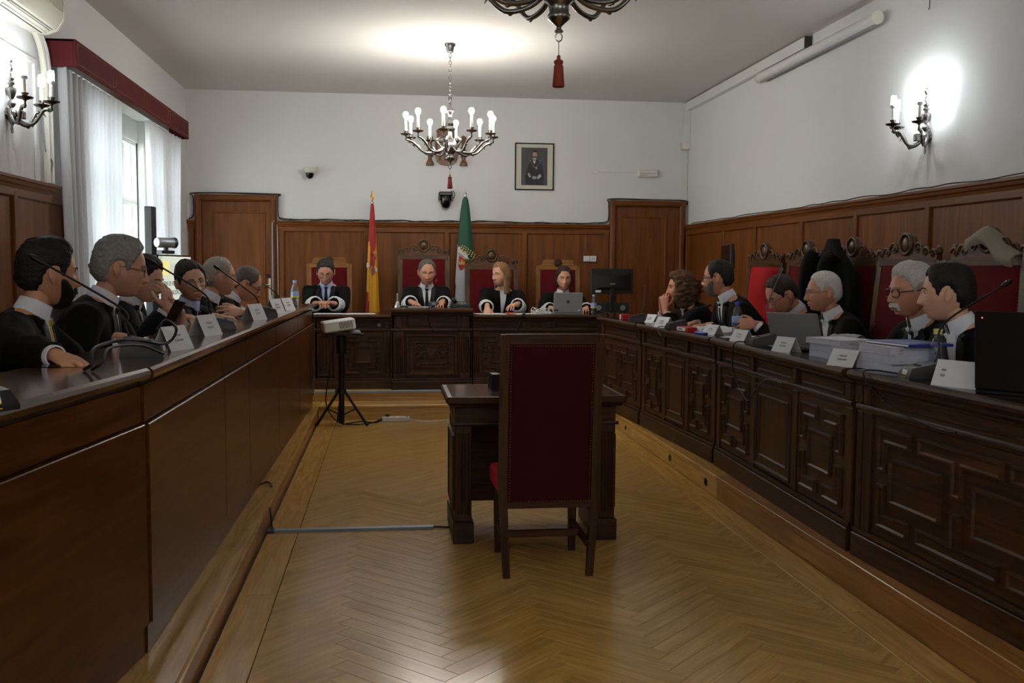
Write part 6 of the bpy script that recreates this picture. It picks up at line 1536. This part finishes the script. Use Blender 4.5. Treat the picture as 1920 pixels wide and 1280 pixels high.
left('fair grey haired man in a gown between the smiling man and the reader, in profile', (-1.55, 7.52), (-1.25, 7.60, 1.435), (.93, .36), hair='93897f', hst=dict(thick=.012, amp=.002, recede=.012), tone='ca9577', glasses='thin', glassc='8a8a90', pitch=.08, seed=5, sc=1.08, arms=arms_l(7.5, -1.12, -.02))
left('balding man in a gown bent over reading at the far end of the left desk', (-1.50, 8.10), (-1.14, 8.24, 1.375), (.95, .10), hair='5e544b', hst=dict(thick=.010, amp=.002, recede=.02), tone='cd9577', glasses='thick', glassc='18181a', pitch=.48, seed=6, sc=1.06, arms=arms_l(8.1, -1.06, -.02))
left('gown wearer cut off by the left edge of the photo', (-1.72, 3.15), (-1.50, 3.22, 1.46), (.9, -.3), hair='1c1815', hst=dict(thick=.014), tone='c48c69', seed=7, sc=1.05, arms=[W_(1, (-1.32, 2.9, 1.0), (.8, .2, -.3)), W_(-1, (-1.30, 3.42, 1.02), (.8, -.2, -.3))])
pho = thing('mobile_phone', 'black mobile phone in the raised left hand of the grey haired man', 'phone', (-1.07, 5.165, 1.272), -.5); g = G().bb(-.034, .034, -.005, .005, -.07, .07, .004); g.build('body', M['blackg'], pho); G().box(-.030, .030, .005, .006, -.062, .062).build('screen', M['black'], pho, 0)
pho.rotation_euler = (-.5, .2, -.5)
JP = 'judges behind the bench'
def judge(label, x, head, yaw=0, pitch=.1, hands=None, **k):
    hx = head[0]
    A = []
    for s, (wx, wy, wz), d in zip((1, -1), hands[0], hands[1]): A.append(W_(s, (wx, wy, wz), d, hands[2] if len(hands) > 2 else (0, 0, -1), cuff='lace', bell=1.12, sleeve=.76, curl=k.get('curl', .35)))
    k.pop('curl', None)
    person(label, (x, 11.36, DZ), PI, head, hp=(yaw, pitch, k.pop('roll', 0)), group=JP, arms=A, **k)
judge('judge with glasses and dark tie looking down at a pen', -.69, (-.69, 11.08, 1.465), 0, .38, [((-.76, 10.70, 1.135), (-.60, 10.70, 1.135)), ((.5, -.6, .1), (-.5, -.6, .1))], hair='2c2622', hst=dict(thick=.014, amp=.003), tone='c4886e', glasses='thin', glassc='2a2a2c', shirt='shirtb', tie='14121c', seed=11, lid=.1, curl=.6)
judge('presiding judge in the middle with black tie looking down', .42, (.415, 11.06, 1.47), .05, .22, [((.24, 10.66, 1.150), (.56, 10.68, 1.150)), ((.35, -.8, -.15), (-.25, -.8, -.2))], hair='5a5450', hst=dict(thick=.010, amp=.002, recede=.012), tone='c58b70', tie='0c0c0e', seed=12, lid=.05, P=dict(wide=1.05))
judge('blonde woman judge looking towards the left', 1.23, (1.235, 11.06, 1.445), -.85, .05, [((1.04, 10.60, 1.090), (1.36, 10.66, 1.13)), ((-.05, -.6, -.6), (-.5, -.6, -.1))], hair='8a6844', brow='4a3624', hst=dict(thick=.016, amp=.003, long=.20, spread=.016, part=1, recede=.004, open=1.28), tone='d7a185', tie=None, vneck=.040, collar=False, lapel=False, seed=13, P=dict(jaw=1.15, wide=.95, lips=1.2), sc=1.02)
judge('woman judge with short brown hair behind the silver laptop', 1.95, (1.955, 11.10, 1.405), -.03, .04, [((1.76, 10.72, 1.085), (2.14, 10.72, 1.085)), ((.3, -.9, -.1), (-.3, -.9, -.1))], hair='33231b', hst=dict(thick=.018, amp=.007, long=.085, spread=.018, curl=1.4, camp=.014, open=1.30, recede=.004), tone='cb9275', tie=None, vneck=.036, lapel=False, seed=14, P=dict(jaw=1.1, wide=.96, lips=1.1), sc=1.02)
RP = 'lawyers at the right benches'
def right(label, hip, head, look, body=PI/2, arms=None, **k):
    a = hd(*look); y = (a-body+PI) % (2*PI)-PI
    person(label, (hip[0], hip[1], DZ), body, head, hp=(y, k.pop('pitch', .1), k.pop('roll', 0)), group=RP, arms=arms, **k)
def arms_r(y, x=2.46, dz=0, cl=.35): return [W_(1, (x, y+.16, DESKR+dz), (-.8, -.45, -.1), curl=cl), W_(-1, (x, y-.16, DESKR+dz), (-.8, .45, -.1), curl=cl)]
right('woman with curly brown hair resting her chin on clasped hands', (3.02, 8.92), (2.66, 8.92, 1.345), (-1, .12), arms=[W_(1, (2.50, 8.96, 1.165), (-.05, -.12, 1), (.6, -.75, 0), curl=.75, cuff='shirtw', bell=1.35, sleeve=.70, elbow=(.1, .5, -.9)), W_(-1, (2.50, 8.86, 1.165), (-.05, .12, 1), (.6, .75, 0), curl=.75, cuff='shirtw', bell=1.35, sleeve=.70, elbow=(.1, -.5, -.9))],
      hair='573a20', hst=dict(thick=.034, amp=.016, freq=.9, long=.17, spread=.055, curl=1.8, camp=.040, open=.95, side=.8), tone='cd8e70', tie=None, collar=False, vneck=.03, lapel=False, seed=21, pitch=.04, P=dict(jaw=1.1, wide=.95, lips=1.1), sc=1.04)
right('bearded man with blue framed glasses and white collar', (2.98, 7.72), (2.62, 7.74, 1.45), (-.86, .50), arms=arms_r(7.75, 2.48), hair='1d1916', hst=dict(thick=.009, amp=.002, recede=.022), beard='beard', beardc='6d655f', tone='c58c6d', glasses='thick', glassc='1c2450', tie='151a33', seed=22, pitch=.10, sc=1.09)
right('man in glasses bent far down over his clasped hands', (3.16, 7.02), (2.84, 6.98, 1.335), (-.98, -.12), arms=[W_(1, (2.60, 7.02, DESKR+.05), (-.9, -.25, .05), (.2, -.9, -.3), curl=.7), W_(-1, (2.60, 6.86, DESKR+.05), (-.9, .25, .05), (.2, .9, -.3), curl=.7)], hair='2b1e17', hst=dict(thick=.013, amp=.002, recede=.012), tone='cd8f72', glasses='thin', glassc='18181a', seed=23, pitch=.55, sc=1.05)
right('white haired man with thin glasses facing left', (3.22, 6.38), (2.90, 6.40, 1.365), (-.98, .16), arms=arms_r(6.4, 2.62, -.05), hair='cfcac2', hst=dict(thick=.012, amp=.002, recede=.006), tone='cd9272', glasses='thin', glassc='6a5a48', tie=None, seed=24, pitch=.06, sc=1.03)
right('man with white moustache and black glasses, mouth open', (3.16, 5.10), (2.80, 5.08, 1.40), (-1, -.04), arms=[W_(1, (2.56, 5.32, DESKR+.02), (-.8, .1, -.1), (0, 0, -1), curl=.4), W_(-1, (2.54, 4.98, DESKR+.03), (-.8, .3, -.1))], hair='b8b3ad', hst=dict(thick=.020, amp=.005, quiff=.006), beard='moustache', beardc='c9c6c0', tone='c48a6d', glasses='thick', glassc='141416', tie='1c1c22', seed=25, pitch=.05, P=dict(mouth=.45, wide=1.04), sc=1.10)
right('dark haired man with white collar leaning in towards the man with the moustache', (3.00, 4.40), (2.64, 4.46, 1.405), (-.80, .60), arms=arms_r(4.42, 2.50, -.03), hair='0e0c0c', hst=dict(thick=.016, amp=.003, quiff=.004), tone='d2a185', tie=None, seed=26, pitch=.06, sc=1.06, P=dict(wide=.97))
